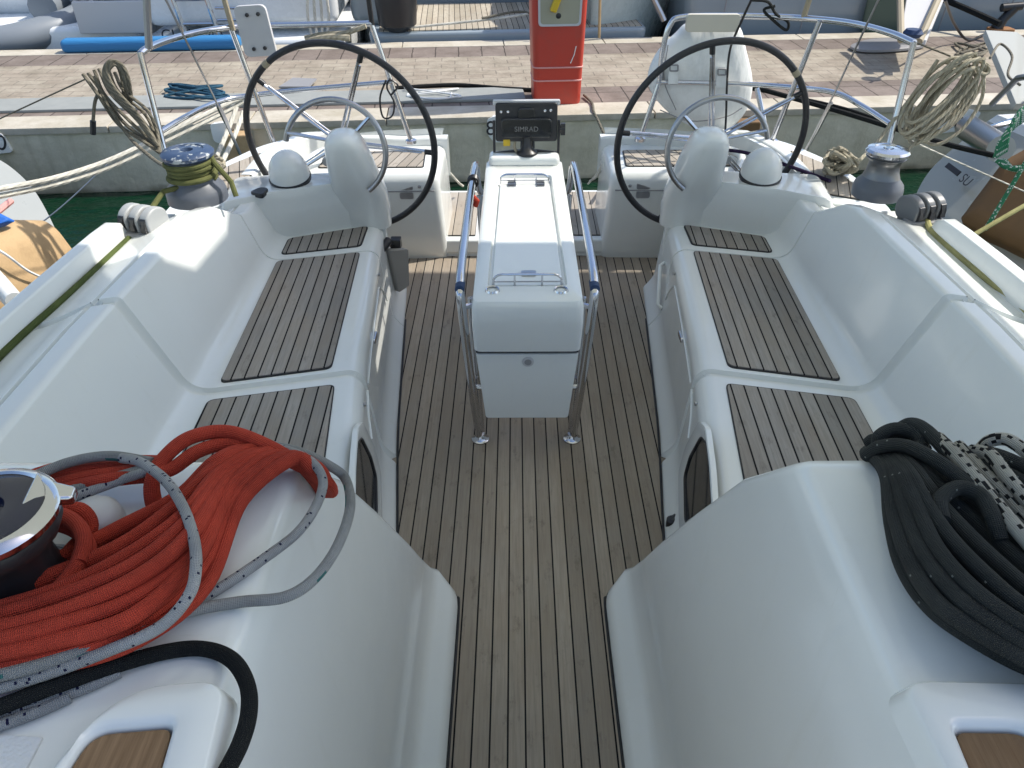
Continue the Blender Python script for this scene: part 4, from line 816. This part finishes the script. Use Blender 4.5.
for u0, m, lbl in ((247, TANF, 'tan wooden fender post on the quay wall behind the left wheel'), (737, BROWNF, 'brown wooden fender post on the quay wall below the lifebuoy cover')):
    q = pz(u0, 116 if u0 < 500 else 108, .16); Mi = QM.inverted() @ q; b = bm_new(); box(b, (Mi.x, -.06, -.45), (.19, .12, .8), QM); bev(b, .02, 2, 40); tag(obj('fender_post', b, m), lbl, 'fender post', 'wooden fender posts')
def plate(pts, body, size, label, dx=0, dz=0, rot=0):
    P = [pz(*pts[0], .1)]
    # on the wall face: intersect with the wall plane
    out = []
    for u, v in pts:
        d = _ray(u, v); t_ = ((QO-QN*.0-CAM).dot(QN))/d.dot(QN); out.append(CAM+d*t_)
    Q = rpoly(out, .02); b = bm_new(); loft(b, [[p+QN*.03 for p in Q], [p-QN*.008 for p in Q]], True, True, True)
    o = tag(obj('berth_plate', b, PLATE), label, 'number plate', 'berth number plates')
    if body:
        c = sum(out, Vector())/len(out); text('lettering', body, size, frame(c-QN*.010+QD*dx+Z*dz, QD*math.cos(rot)+Z*math.sin(rot), Z*math.cos(rot)-QD*math.sin(rot)), INK, o)
plate([(-14, 133), (2, 133), (13, 152), (-6, 154)], '0', .16, 'white number plate on the quay wall at the far left edge', .02, 0, R(-20))
plate([(210, 124), (226, 122), (231, 140), (222, 144), (214, 141)], '', .1, 'blank plate on the quay wall above the wrapped winch')
plate([(487, 119), (494, 116), (505, 116), (508, 142), (494, 142), (488, 135)], '8', .15, 'white plate with the number 8 on the quay wall behind the chart plotter', -.04)
plate([(938, 124), (966, 108), (981, 112), (972, 126), (956, 131), (936, 134)], '04', .17, 'white plate numbered 04 on the quay wall behind the cream coil', .05, 0, R(18))
# red service pedestal
pd = thing('service_pedestal', q_(.30, .16), 'red power and water pedestal on the edge of the quay', 'service pedestal')
b = bm_new(); q = [(535, 101), (581, 101)]; w0 = .185
PM = frame(q_(.295, .43, .0), QD, QN)
loft(b, [[PM @ Vector((p.x, p.y, z)) for p in rpoly([(-w, -.16), (w, -.16), (w+.0, .16), (-w, .16)], [.05, .05, .06, .06], 5)] for z, w in ((.0, .175), (.012, .18), (.6, .200), (1.15, .215), (1.32, .20), (1.36, .15))], True, True, True)
bd_ = obj('body', b, REDP, pd, 50)
for z in (.175, .27):
    w = .178+z*.035; b = bm_new(); tube(b, [PM @ Vector((p.x, p.y, z)) for p in rpoly([(-w, -.1605), (w, -.1605), (w, .16), (-w, .16)], [.05, .05, .06, .06], 5)], .006, 6, True); obj('band', b, PINKL, bd_)
b = bm_new(); o_ = rpoly([(-.155, .56), (.155, .56), (.17, 1.16), (-.17, 1.16)], .03, 4); i_ = rpoly([(-.14, .575), (.14, .575), (.155, 1.145), (-.155, 1.145)], .025, 4)
loft(b, [[PM @ Vector((p.x, y, p.y)) for p in pp] for pp, y in ((o_, -.158), (o_, -.172), (i_, -.172), (i_, -.13))], True); fr_ = obj('window_frame', b, LGREY, pd)
b = bm_new(); prism(b, [tuple(p) for p in i_], -.001, .012, PM @ Matrix(((1, 0, 0, 0), (0, 0, -1, -.158), (0, 1, 0, 0), (0, 0, 0, 1)))); obj('recess', b, mat('recess_grey', (.34, .33, .24), .25), fr_)
b = bm_new(); box(b, (0, 0, .0), (.05, .05, .13), PM @ Matrix.Translation((-.03, -.178, .72)) @ Matrix.Rotation(R(22), 4, 'Y')); bev(b, .012, 3); obj('plug', b, YEL, pd)
for x in (-.09, .09):
    b = bm_new(); box(b, (x, -.155, .88), (.05, .02, .36), PM); bev(b, .008, 2); obj('side_panel', b, LGREY, fr_)
b = bm_new(); lathe(b, [(.02, 0), (.02, .03), (.01, .035)], PM @ Matrix.Translation((-.01, -.14, .63)) @ Matrix.Rotation(R(90), 4, 'X'), 12); obj('socket', b, BLACK, pd)
b = bm_new(); box(b, (.075, -.155, .64), (.06, .02, .07), PM); bev(b, .01, 2); obj('meter', b, LGREY, pd)
b = bm_new(); tube(b, [PM @ Vector((.09, -.1615, .30)), PM @ Vector((.115, -.162, .36)), PM @ Vector((.128, -.162, .42))], .0035, 5); obj('scratch', b, WPAINT, bd_)
def qline(name, pts, r, m, label, cat, z=.212, n=6): return line(name, [pz(u, v, z+dz[0] if dz else z) for u, v, *dz in pts], r, m, label, cat, n)
qline('shore_hose', [(395, 88), (425, 86), (460, 85), (500, 88), (534, 90)], .016, BLKR, 'dark cable along the quay to the red pedestal', 'cable')
line('hanging_line', [pz(584, 95, .215), pz(592, 103, .215), pz(594, 112, .21), py(600, 125, 5.88), py(612, 155, 5.6), py(614, 170, 5.0), py(612, 178, 4.5)], .010, TAUPE, 'grey cord running from the red pedestal over the quay edge', 'line')
rnd = random.Random(11)
for (x0, x1, y0, y1, n, r, m, lbl) in ((165, 228, 84, 98, 16, .011, BLUER, 'pale blue hose tangled on the quay behind the left rail'), (402, 462, 88, 99, 12, .006, WPAINT, 'white cables tangled on the grey cable cover'), (955, 988, 43, 56, 14, .012, TAUPE, 'brown rope tangled on the quay beside the grey plank')):
    P = [pz(x0+(x1-x0)*(.5+.5*math.sin(k*1.9+rnd.uniform(-.4, .4))), y0+(y1-y0)*(.5+.5*math.cos(k*1.3+rnd.uniform(-.4, .4))), .222+.01*(k % 3)) for k in range(n)]
    line('tangled_hose', P, r, m, lbl, 'hose')
b = bm_new(); P = [pz(279, 88, .222), pz(293, 79, .222), pz(317, 80, .222), pz(309, 88, .222)]; loft(b, [P, [p+Z*.012 for p in P]], True, True, True); tag(obj('rubber_mat', b, GREY), 'dark grey mat lying on the cable cover behind the left wheel', 'mat')
b = bm_new(); P = cr([pz(u, v, .21) for u, v in ((850, 48), (862, 43), (885, 41), (920, 42), (922, 48), (890, 52), (862, 52))], 4, True); c = sum(P, Vector())/len(P); loft(b, [P, [p+Z*.02 for p in P], [c+(p-c)*.85+Z*.035 for p in P]], True, True, True); tag(obj('gangway_mat', b, GREY), 'dark oval mat on the quay under the gangway', 'mat')
# ================================================================== NEIGHBOURING BOATS
# right: grey hull with a dark bar and letters
nb = thing('neighbour_yacht', (3.2, 4.2, -.6), 'white yacht berthed on the right with a grey hull side and brown cover', 'yacht')
prof = [py(988, 121, 5.35), py(962, 141, 5.33), py(934, 166, 5.30), py(920, 186, 5.22), py(915, 202, 5.12), py(918, 222, 5.0), py(930, 245, 4.85)]
prof = cr(prof, 5); b = bm_new(); ax = Vector((.16, -1, .02))
rings = [[p+Vector((2.2, .25, 0)) for p in prof], [p+Vector((.5, .06, 0)) for p in prof], prof]+[[p+ax*k+Vector((max(0, 1-q/14)*.0, 0, 0)) for q, p in enumerate(prof)] for k in (.4, 1., 2., 3., 4.5)]
loft(b, rings, False); obj('hull', b, gelcoat('neighbour_hull', (.34, .35, .31), .22), nb, 70)
b = bm_new(); t0 = prof[0]; loft(b, [[t0+Vector((.0, 0, 0)), t0+Vector((2.2, .25, .02)), t0+Vector((2.2, .25, .02))+ax*4.5, t0+ax*4.5], [t0+Vector((.03, -.03, .05)), t0+Vector((2.2, .22, .07)), t0+Vector((2.2, .25, .07))+ax*4.5, t0+Vector((.03, 0, .05))+ax*4.5]], True, True, True); obj('deck', b, BOATW, nb)
pc = [p for p in prof]
def onhull(u, v):
    d = _ray(u, v); a = prof[len(prof)//2]; n1 = ax.cross(prof[-1]-prof[0]).normalized(); t_ = (a-CAM).dot(n1)/d.dot(n1); return CAM+d*t_, n1
P, n1 = onhull(973, 188); n1 = n1 if n1.dot(CAM-P) > 0 else -n1
xd = (onhull(985, 197)[0]-onhull(961, 178)[0]).normalized(); yd = n1.cross(xd)
b = bm_new(); a_, c_ = onhull(955, 172)[0], onhull(967, 181)[0]; M = frame((a_+c_)/2+n1*.09, c_-a_, yd); box(b, (0, 0, 0), ((c_-a_).length, .035, .01), M); obj('dark_stripe', b, INK, nb)
text('lettering', 'SU', .085, frame(onhull(974, 188)[0]+n1*.095, xd, yd), INK, nb)
b = bm_new(); out = [(1018, 176), (1030, 168), (1095, 150), (1120, 300), (1030, 262), (1005, 250), (976, 236), (980, 226), (998, 202)]
P = [onhull(u, v)[0]+n1*.13 for u, v in out]; P = cr(P, 4, True); c = sum(P, Vector())/len(P); loft(b, [[p-n1*.16 for p in P], [p for p in P], [c+(p-c)*.93+n1*.05 for p in P], [c+(p-c)*.5+n1*.09 for p in P]], True, True, True); tag(obj('fender_cover', b, BROWNF, None, 70), 'brown fabric fender cover hanging on the grey hull at the right edge', 'fender', 'fabric covered fenders')
b = bm_new(); tube(b, [py(968, 128, 5.0), py(1001, 149, 4.4)], .075, 20); tag(obj('rail_tube', b, DULL, nb))
b = bm_new(); tube(b, [py(1030, 98, 5.0), py(1022, 117, 4.8), py(1016, 120, 4.75), py(990, 128, 4.9)], .02, 8); obj('rail', b, CHROME, nb)
line('green_line', [py(1060, 100, 3.9), py(1024, 165, 3.9), py(985, 230, 3.85)], .011, GRNR, 'green flecked line hanging down past the brown cover', 'rope')
line('yellow_strap', [py(1070, 182, 3.9), py(1024, 206, 3.8), py(972, 236, 3.7)], .012, YELR, 'yellow line crossing the green one on the brown cover', 'rope')
specs = []
for k in range(7):
    f = k/6; specs.append([py(995+f*10, 158-f*6, 4.0), py(1003+f*8, 138-f*12, 4.02), py(1030, 118-f*12, 4.05), py(1060, 130, 4.0), py(1040, 160, 3.95), py(1010+f*6, 168+f*2, 3.97), py(996+f*8, 160, 4.0)])
loops('rope_coil', specs, .012, GRNR, 'green rope coiled on the neighbouring yacht at the right edge')
b = bm_new(); P = [py(982, 36, 5.8), py(1014, 38, 5.8), py(1024, 48, 5.6), py(1062, 110, 5.0), py(1012, 110, 5.0)]; n_ = (P[1]-P[0]).cross(P[-1]-P[0]).normalized(); loft(b, [P, [p-n_*.045 for p in P]], True, True, True); bev(b, .006, 2, 40)
tag(obj('boarding_plank', b, mat('weathered_plank', (.42, .43, .40), .8)), 'worn grey boarding plank leaning on the quay at the right edge', 'plank')
line('plank_cord', [py(990, 58, 5.2), py(1000, 44, 5.5), py(1012, 56, 5.3), py(1008, 75, 5.1), py(1020, 85, 4.9)], .008, TAUPE, 'thin cord lying on the grey boarding plank', 'cord')
b = bm_new(); tube(b, [py(1030, 76, 4.6), py(1018, 78, 4.7), py(1004, 92, 4.9), py(992, 104, 5.1)], .018, 8); tag(obj('snap_hook', b, DULL), 'steel hook and short line at the end of the boarding plank', 'hook')
# left: pale stern and tan cover
lbt = thing('neighbour_boat', (-3.6, 4.5, -.6), 'pale grey boat hull berthed on the left under the white mooring line', 'boat')
prof = cr([py(-14, 152, 5.2), py(12, 168, 5.2), py(34, 190, 5.1), py(52, 222, 4.9), py(61, 246, 4.75), py(60, 264, 4.6), py(48, 282, 4.5)], 5); b = bm_new()
loft(b, [[p+Vector((-2.5, .15, 0)) for p in prof], prof, [p+Vector((-.15, -1.2, 0)) for p in prof], [p+Vector((-.4, -3.2, 0)) for p in prof]][::1], False); obj('hull', b, gelcoat('pale_hull', (.31, .325, .31), .3), lbt, 70)
b = bm_new(); loft(b, [[prof[0]+v for v in (Vector((-2.5, .15, 0)), Vector(), Vector((-.4, -3.2, 0)), Vector((-2.9, -3.0, 0)))], [prof[0]+v for v in (Vector((-2.5, .15, .05)), Vector((-.03, -.02, .05)), Vector((-.43, -3.2, .05)), Vector((-2.9, -3.0, .05)))]], True, True, True); obj('deck', b, BOATW, lbt)
b = bm_new(); out = [(-60, 232), (0, 224), (18, 220), (36, 231), (50, 248), (64, 268), (78, 300), (60, 330), (10, 345), (-60, 330)]
P = cr([py(u, v, 3.3) for u, v in out], 4, True); c = sum(P, Vector())/len(P); o2 = Vector((-.12, -.5, -.02))
loft(b, [[c+(p-c)*.8+Vector((.05, .12, 0)) for p in P], P, [p+o2*.35 for p in P], [c+(p-c)*.9+o2 for p in P]], True, True, True); tf = tag(obj('fender_cover', b, TANF, None, 80), 'tan fabric fender cover beside the left bulwark', 'fender', 'fabric covered fenders')
b = bm_new(); tube(b, cr([py(-20, 240, 3.02), py(5, 254, 3.05), py(30, 272, 3.1), py(58, 283, 3.2)], 5), .006, 6); obj('piping', b, WPAINT, tf)
b = bm_new(); P = [py(u, v, y) for u, v, y in ((-20, 222, 3.2), (0, 213, 3.25), (18, 222, 3.25), (6, 226, 3.2), (-20, 236, 3.15))]; loft(b, [P, [p+Vector((0, -.04, .03)) for p in P]], True, True, True); bev(b, .012, 3, 30); tag(obj('blue_cloth', b, BLUEC), 'blue cloth tied on top of the tan fender cover', 'cloth')
b = bm_new()
for u, v in ((0, 270), (10, 285), (18, 290)): tube(b, [py(u-20, v-10, 2.75), py(u+14, v+30, 2.5)], .03, 10)
tag(obj('fender_lines', b, WPAINT), 'white tubes at the lower end of the tan fender cover', 'tubes')
line('boat_hook', [py(-10, 218, 4.0), py(11, 201, 4.2)], .018, PINKL, 'pinkish handle end sticking out above the blue cloth', 'handle', 1)
# ================================================================== BOATS BEYOND THE QUAY
def hullbox(name, parent, P, z0, z1, m, bv=.05):
    b = bm_new(); Q = rpoly(P, .12, 4); c = sum(Q, Vector((0, 0)))/len(Q)
    loft(b, [[QM @ Vector((*(c+(p-c)*k), z)) for p in Q] for z, k in ((z0, .93), (z0+.1*(z1-z0), .97), (z1-bv, 1.), (z1-bv*.3, .995), (z1, .985))], True, True, True); return obj(name, b, m, parent, 50)
def bt(n, u, v, zz=.2): # quay-local coordinates of a photo point at level zz
    return QM.inverted() @ pz(u, v, zz)
yA = thing('motor_yacht', q_(-5.3, 5, -.8), 'white motor yacht stern beyond the quay at the upper left with grey tenders', 'motor yacht')
hullbox('hull', yA, [(-8, 2.95), (-3.75, 2.95), (-3.7, 9), (-8, 9)], -.75, .12, BOATW)
b = bm_new(); box(b, (-6.2, 5.2, .8), (4.0, 3.0, 1.5), QM); bev(b, .25, 5); obj('superstructure', b, BOATW, yA, 50)
def tender(c, l, w, rot, label):
    t = thing('tender', QM @ Vector(c), label, 'tender', 'inflatable tenders'); M = QM @ Matrix.Translation(c) @ Matrix.Rotation(rot, 4, 'Z')
    b = bm_new(); P = cr([M @ Vector(p) for p in ((-l/2, w/2, .22), (l*.2, w/2, .24), (l*.42, w*.32, .30), (l/2, 0, .34), (l*.42, -w*.32, .30), (l*.2, -w/2, .24), (-l/2, -w/2, .22))], 6); tube(b, P, .15, 14); obj('tube', b, RIBG, t)
    b = bm_new(); loft(b, [[M @ Vector((x, y*w*.46*k, z)) for y, z in ((-1, .22), (-.6, .0-.05*k), (0, -.16*k), (.6, .0-.05*k), (1, .22))] for x, k in ((-l/2, 1), (0, 1), (l*.3, .75), (l*.45, .2))], False, False, False); obj('hull', b, WPAINT, t)
    b = bm_new(); box(b, (-l*.1, 0, .34), (l*.5, w*.55, .14), M); bev(b, .05, 3); obj('cover', b, LGREY, t)
def qn(u, v, n):
    d = _ray(u, v); t_ = (QO+QN*n-CAM).dot(QN)/d.dot(QN); return QM.inverted() @ (CAM+d*t_)
_t = qn(76, 21, 3.4)
tender((_t.x-1.35, 3.4, _t.z-.34), 2.7, 1.2, R(2), 'grey inflatable tender on the stern of the white motor yacht')
_t = qn(110, 10, 3.9)
tender((_t.x, 3.9, _t.z-.1), 1.1, .9, R(88), 'smaller grey inflatable tender beside the larger one')
b = bm_new()
for k in range(5):
    P = [QM @ Vector((qn(80+3*k, 10, 3.2).x+rnd.uniform(-.03, .03), 3.2+rnd.uniform(-.05, .05), .9-.17*i+rnd.uniform(-.02, .02))) for i in range(6)]; tube(b, cr(P, 4), .025, 6)
tag(obj('wrapped_chain', b, LGREY), 'pale wrapped lifting gear hanging beside the grey tender', 'lifting gear')
yB = thing('passenger_yacht', q_(-2.6, 5, -.8), 'white yacht stern with a boarding ladder and a blue rubbing strip beyond the quay', 'yacht')
hullbox('hull', yB, [(-3.62, 2.70), (-1.62, 2.70), (-1.6, 8), (-3.6, 8)], -.75, .02, BOATW)
b = bm_new(); box(b, (-2.6, 4.58, .72), (1.9, 3.4, 1.2), QM); bev(b, .08, 4); ss = obj('superstructure', b, BOATW, yB, 50)
b = bm_new(); xa, xb = qn(66, 56, 2.42).x, qn(243, 54, 2.42).x; box(b, ((xa+xb)/2, 2.42, .06), (xb-xa, .16, .12), QM); bev(b, .045, 4); obj('blue_rubbing_strip', b, BLUEF, yB)
text('lettering', 'CLAUDIA', .15, QM @ Matrix.Translation((qn(193, 35, 2.872).x, 2.872, qn(193, 35, 2.872).z)) @ Matrix.Rotation(R(90), 4, 'X'), INK, yB)
ld = thing('boarding_ladder', q_(-2.75, 2.9, .16), 'steel boarding ladder leaning on the stern of the white yacht', 'ladder')
LX = qn(195, 46, 2.72).x
for x in (LX-.16, LX+.16):
    b = bm_new(); tube(b, [QM @ Vector((x+.10, 2.74, .02)), QM @ Vector((x-.16, 2.83, 1.5))], .024, 8); obj('rail', b, CHROME, ld)
for k in range(6):
    f = .10+k*.15; b = bm_new(); tube(b, [QM @ Vector((x+.10-.26*f, 2.74+.09*f, .02+1.48*f)) for x in (LX-.16, LX+.16)], .02, 8); obj('rung', b, CHROME, ld)
for k, (u0, u1, v) in enumerate(((214, 238, 20), (215, 239, 8))):
    b = bm_new(); tube(b, [QM @ qn(u0, v, 2.80), QM @ qn(u1, v, 2.82)], .014, 8); obj('grab_rail', b, CHROME, yB)
b = bm_new(); a0 = qn(176, 22, 2.86); box(b, (a0.x-.62, 2.88, a0.z+.05), (.7, .04, .30), QM); bev(b, .015, 2); obj('locker_panel', b, LGREY, yB)
b = bm_new(); a0 = qn(310, 30, 2.6)
for k in range(4): tube(b, cr([QM @ Vector((a0.x+.06*k, 2.72, 1.0)), QM @ Vector((a0.x+.03+.05*k, 2.69, .6)), QM @ Vector((a0.x-.02+.07*k, 2.70, .25)), QM @ Vector((a0.x+.05*k, 2.66, .06))], 4), .014, 6)
tag(obj('hanging_lines', b, WHITER), 'bunch of white lines hanging behind the left stern rail', 'line')
yC = thing('motor_yacht', q_(-.5, 5, -.8), 'blue grey motor yacht with a teak swim platform beyond the quay', 'motor yacht')
hullbox('swim_platform', yC, [(-1.35, 2.66), (1.5, 2.70), (1.5, 4.3), (-1.35, 4.3)], -.35, .06, BOATG, .03)
b = bm_new(); prism(b, [(-1.25, 2.74), (1.45, 2.78), (1.45, 4.2), (-1.25, 4.2)], .055, .07, QM); Mi = QM.inverted(); setuv(b, lambda c: tuple((Mi @ c).xy)); obj('teak_panel', b, teak('teak_far', .06, (.50, .45, .36), .006, (.60, .55, .46)), yC)
hullbox('hull', yC, [(-1.6, 4.3), (1.7, 4.3), (1.7, 9), (-1.6, 9)], -.75, 1.2, BOATG)
b = bm_new(); box(b, (-1.25, 3.3, .50), (.6, .5, .9), QM); bev(b, .12, 4); obj('engine_box', b, BOATG, yC)
b = bm_new(); lathe(b, [(.06, 0), (.19, .08), (.21, .3), (.19, .75), (.1, .9), (.03, .95)], QM @ Matrix.Translation((-1.05, 2.75, .05)), 20); tag(obj('fender', b, BLACK), 'black fender hanging at the corner of the blue grey motor yacht', 'fender', 'dark fenders')
line('thin_line', [q_(-1.0, 2.7, .1), q_(.0, 2.8, .16), q_(.55, 2.9, .22)], .012, WHITER, 'white line across the teak swim platform', 'line')
line('thin_line', [q_(-.2, 2.75, .17), q_(.25, 2.85, .2), q_(.62, 2.62, .03)], .012, TAUPE, 'brown line on the teak swim platform left of the red pedestal', 'line')
yD = thing('sailing_boat', q_(1.4, 5, -.8), 'pale green white hull bow beyond the quay right of the red pedestal', 'boat')
b = bm_new(); rings = []
for x, n, k in ((.95, 2.85, .05), (1.1, 3.2, .5), (1.35, 3.9, .85), (1.7, 5.5, 1.0)):
    rings.append([QM @ Vector((x+d*k, n+e*k, z)) for d, e, z in ((-.55, .4, 1.2), (-.5, .35, .4), (-.3, .2, -.3), (.1, 0, -.8), (.6, -.2, -.3), (.8, -.25, .4), (.85, -.3, 1.2))])
loft(b, rings, False, True); obj('hull', b, gelcoat('greenish_hull', (.50, .56, .53), .25), yD, 60)
b = bm_new(); lathe(b, [(.05, 0), (.17, .07), (.2, .3), (.17, .8), (.05, .9)], QM @ Matrix.Translation((.62, 2.78, .05)), 20); tag(obj('fender', b, GREY), 'dark grey fender between the red pedestal and the green white hull', 'fender', 'dark fenders')
line('chain', [q_(1.55, 2.6, .9), q_(1.45, 2.6, .5), q_(1.62, 2.55, .15)], .03, DULL, 'shiny chain and shackle beside the white lifebuoy cover', 'chain')
line('fender_rope', [q_(.98, 2.57, -.1), q_(.95, 2.6, .9)], .014, TANF, 'tan rope hanging at the green white hull', 'rope', 1)
yE = thing('motor_yacht', q_(4.4, 5, -.8), 'long blue grey hull filling the upper right beyond the quay', 'motor yacht')
hullbox('hull', yE, [(1.85, 2.80), (8.5, 2.80), (8.5, 8), (1.85, 8)], -.75, 1.6, BOATG)
for x in (2.25, 3.1, 3.9, 4.6, 5.3, 6.0):
    b = bm_new(); tube(b, [QM @ Vector((x, 2.775, -.3)), QM @ Vector((x+.16, 2.775, 1.5))], .008, 5); obj('panel_seam', b, GREY, yE)
b = bm_new(); box(b, (4.05, 2.77, .36), (.55, .05, .9), QM); bev(b, .03, 3); obj('doorway', b, mat('dark_green_door', (.07, .10, .075), .4), yE)
gw = thing('gangway', q_(4.3, 2.3, 0), 'pale gangway with olive rails resting on the quay at the upper right', 'gangway')
b = bm_new(); P = [py(898, 45, 7.2), py(925, 46, 7.2), py(950, -14, 8.2), py(908, -14, 8.2)]; loft(b, [P, [p+Z*.05 for p in P]], True, True, True); bev(b, .01, 2, 40); obj('plank', b, LGREY, gw)
for P in ([py(900, -12, 8.0), py(901, 40, 7.15)], [py(943, -12, 8.0), py(919, 42, 7.1)]):
    b = bm_new(); tube(b, P, .03, 8); obj('rail', b, TAPE, gw)
b = bm_new(); lathe(b, [(.06, -.03), (.08, 0), (.06, .03)], Matrix.Translation(py(913, 33, 7.0)), 14); obj('hinge_cover', b, NAVY, gw)
bo = thing('mooring_bollard', pz(1000, 31, .2), 'dark mooring bollard on the far edge of the quay at the upper right', 'bollard'); q = pz(1000, 31, .2)
b = bm_new(); prism(b, [tuple(p) for p in rpoly([(q.x-.12, q.y-.08), (q.x+.12, q.y-.08), (q.x+.12, q.y+.08), (q.x-.12, q.y+.08)], .04)], .2, .23); bev(b, .008, 2, 50); obj('base', b, RUST, bo)
b = bm_new(); tube(b, [q+Vector((-.05, 0, .02)), q+Vector((.0, 0, .12)), q+Vector((.07, 0, .22))], [.06, .045, .05], 12); tube(b, [q+Vector((-.06, 0, .22)), q+Vector((.14, 0, .235))], .04, 12); obj('horn', b, BLACK, bo)
line('mooring_line', [pz(1000, 24, .35), py(950, 2, 8.9), py(900, -16, 9.2)], .03, BLKR, 'thick black mooring line from the bollard at the upper right')
line('thin_line', [pz(945, 0, .8), pz(955, 25, .4), pz(968, 40, .22), pz(985, 34, .22)], .012, BLACK, 'black hose hanging from the blue grey hull to the quay', 'hose')
# harbour background: wall and water behind the camera's view
b = bm_new(); prism(b, [(-60, 40), (60, 46), (60, 60), (-60, 54)], -.7, 2.2); tag(obj('far_breakwater', b, CONC), kind='structure')
# unseen sheet added over the cockpit only to cast its shade
b = bm_new()
edge = [(2.69, .6), (2.69, 4.3), (1.361, 4.3), (1.361, 3.86), (1.62, 3.82), (1.64, 3.10), (1.56, 2.99), (1.16, 2.99), (1.08, 3.10), (1.10, 3.82), (1.359, 3.86), (1.359, 4.3), (.55, 4.3), (.30, 3.88), (.13, 3.82), (.13, 3.45), (.24, 3.22), (.22, 2.88), (.10, 2.72), (-.25, 2.74), (-2.4, 3.0), (-2.4, .6)]  # cut-outs shaped to put sun patches on the table and left coaming
prism(b, edge, 2.40, 2.404)
tag(obj('shade_caster', b, SHADECLOTH), 'unseen white sheet added over the cockpit to cast shade', 'shade_caster')
# ================================================================== LIGHT
el, az = R(50), math.atan2(.62, .157)      # azimuth from +Y towards +X
sd = Vector((math.sin(az)*math.cos(el), math.cos(az)*math.cos(el), math.sin(el)))
su = bpy.data.lights.new('sun', 'SUN'); su.energy = 3.6; su.angle = R(.9); su.color = (1, .945, .86)
so = bpy.data.objects.new('sun', su); COL.objects.link(so); so.rotation_euler = sd.to_track_quat('Z', 'Y').to_euler(); so.location = (6, 6, 12)
W = bpy.data.worlds.new('World'); sc.world = W; W.use_nodes = True; nt = W.node_tree
sky = nt.nodes.new('ShaderNodeTexSky'); sky.sky_type = 'NISHITA'; sky.sun_disc = False; sky.sun_elevation = el; sky.sun_rotation = az; sky.air_density = 1.0; sky.dust_density = 1.5; sky.altitude = 0
nt.links.new(sky.outputs[0], nt.nodes['Background'].inputs[0]); nt.nodes['Background'].inputs[1].default_value = .15
vs = sc.view_settings; vs.view_transform = 'Standard'; vs.look = 'None'; vs.exposure = .60; vs.gamma = 1; vs.use_curve_mapping = False
sc.cycles.max_bounces = 8; sc.cycles.use_denoising = True; sc.cycles.sample_clamp_indirect = 6
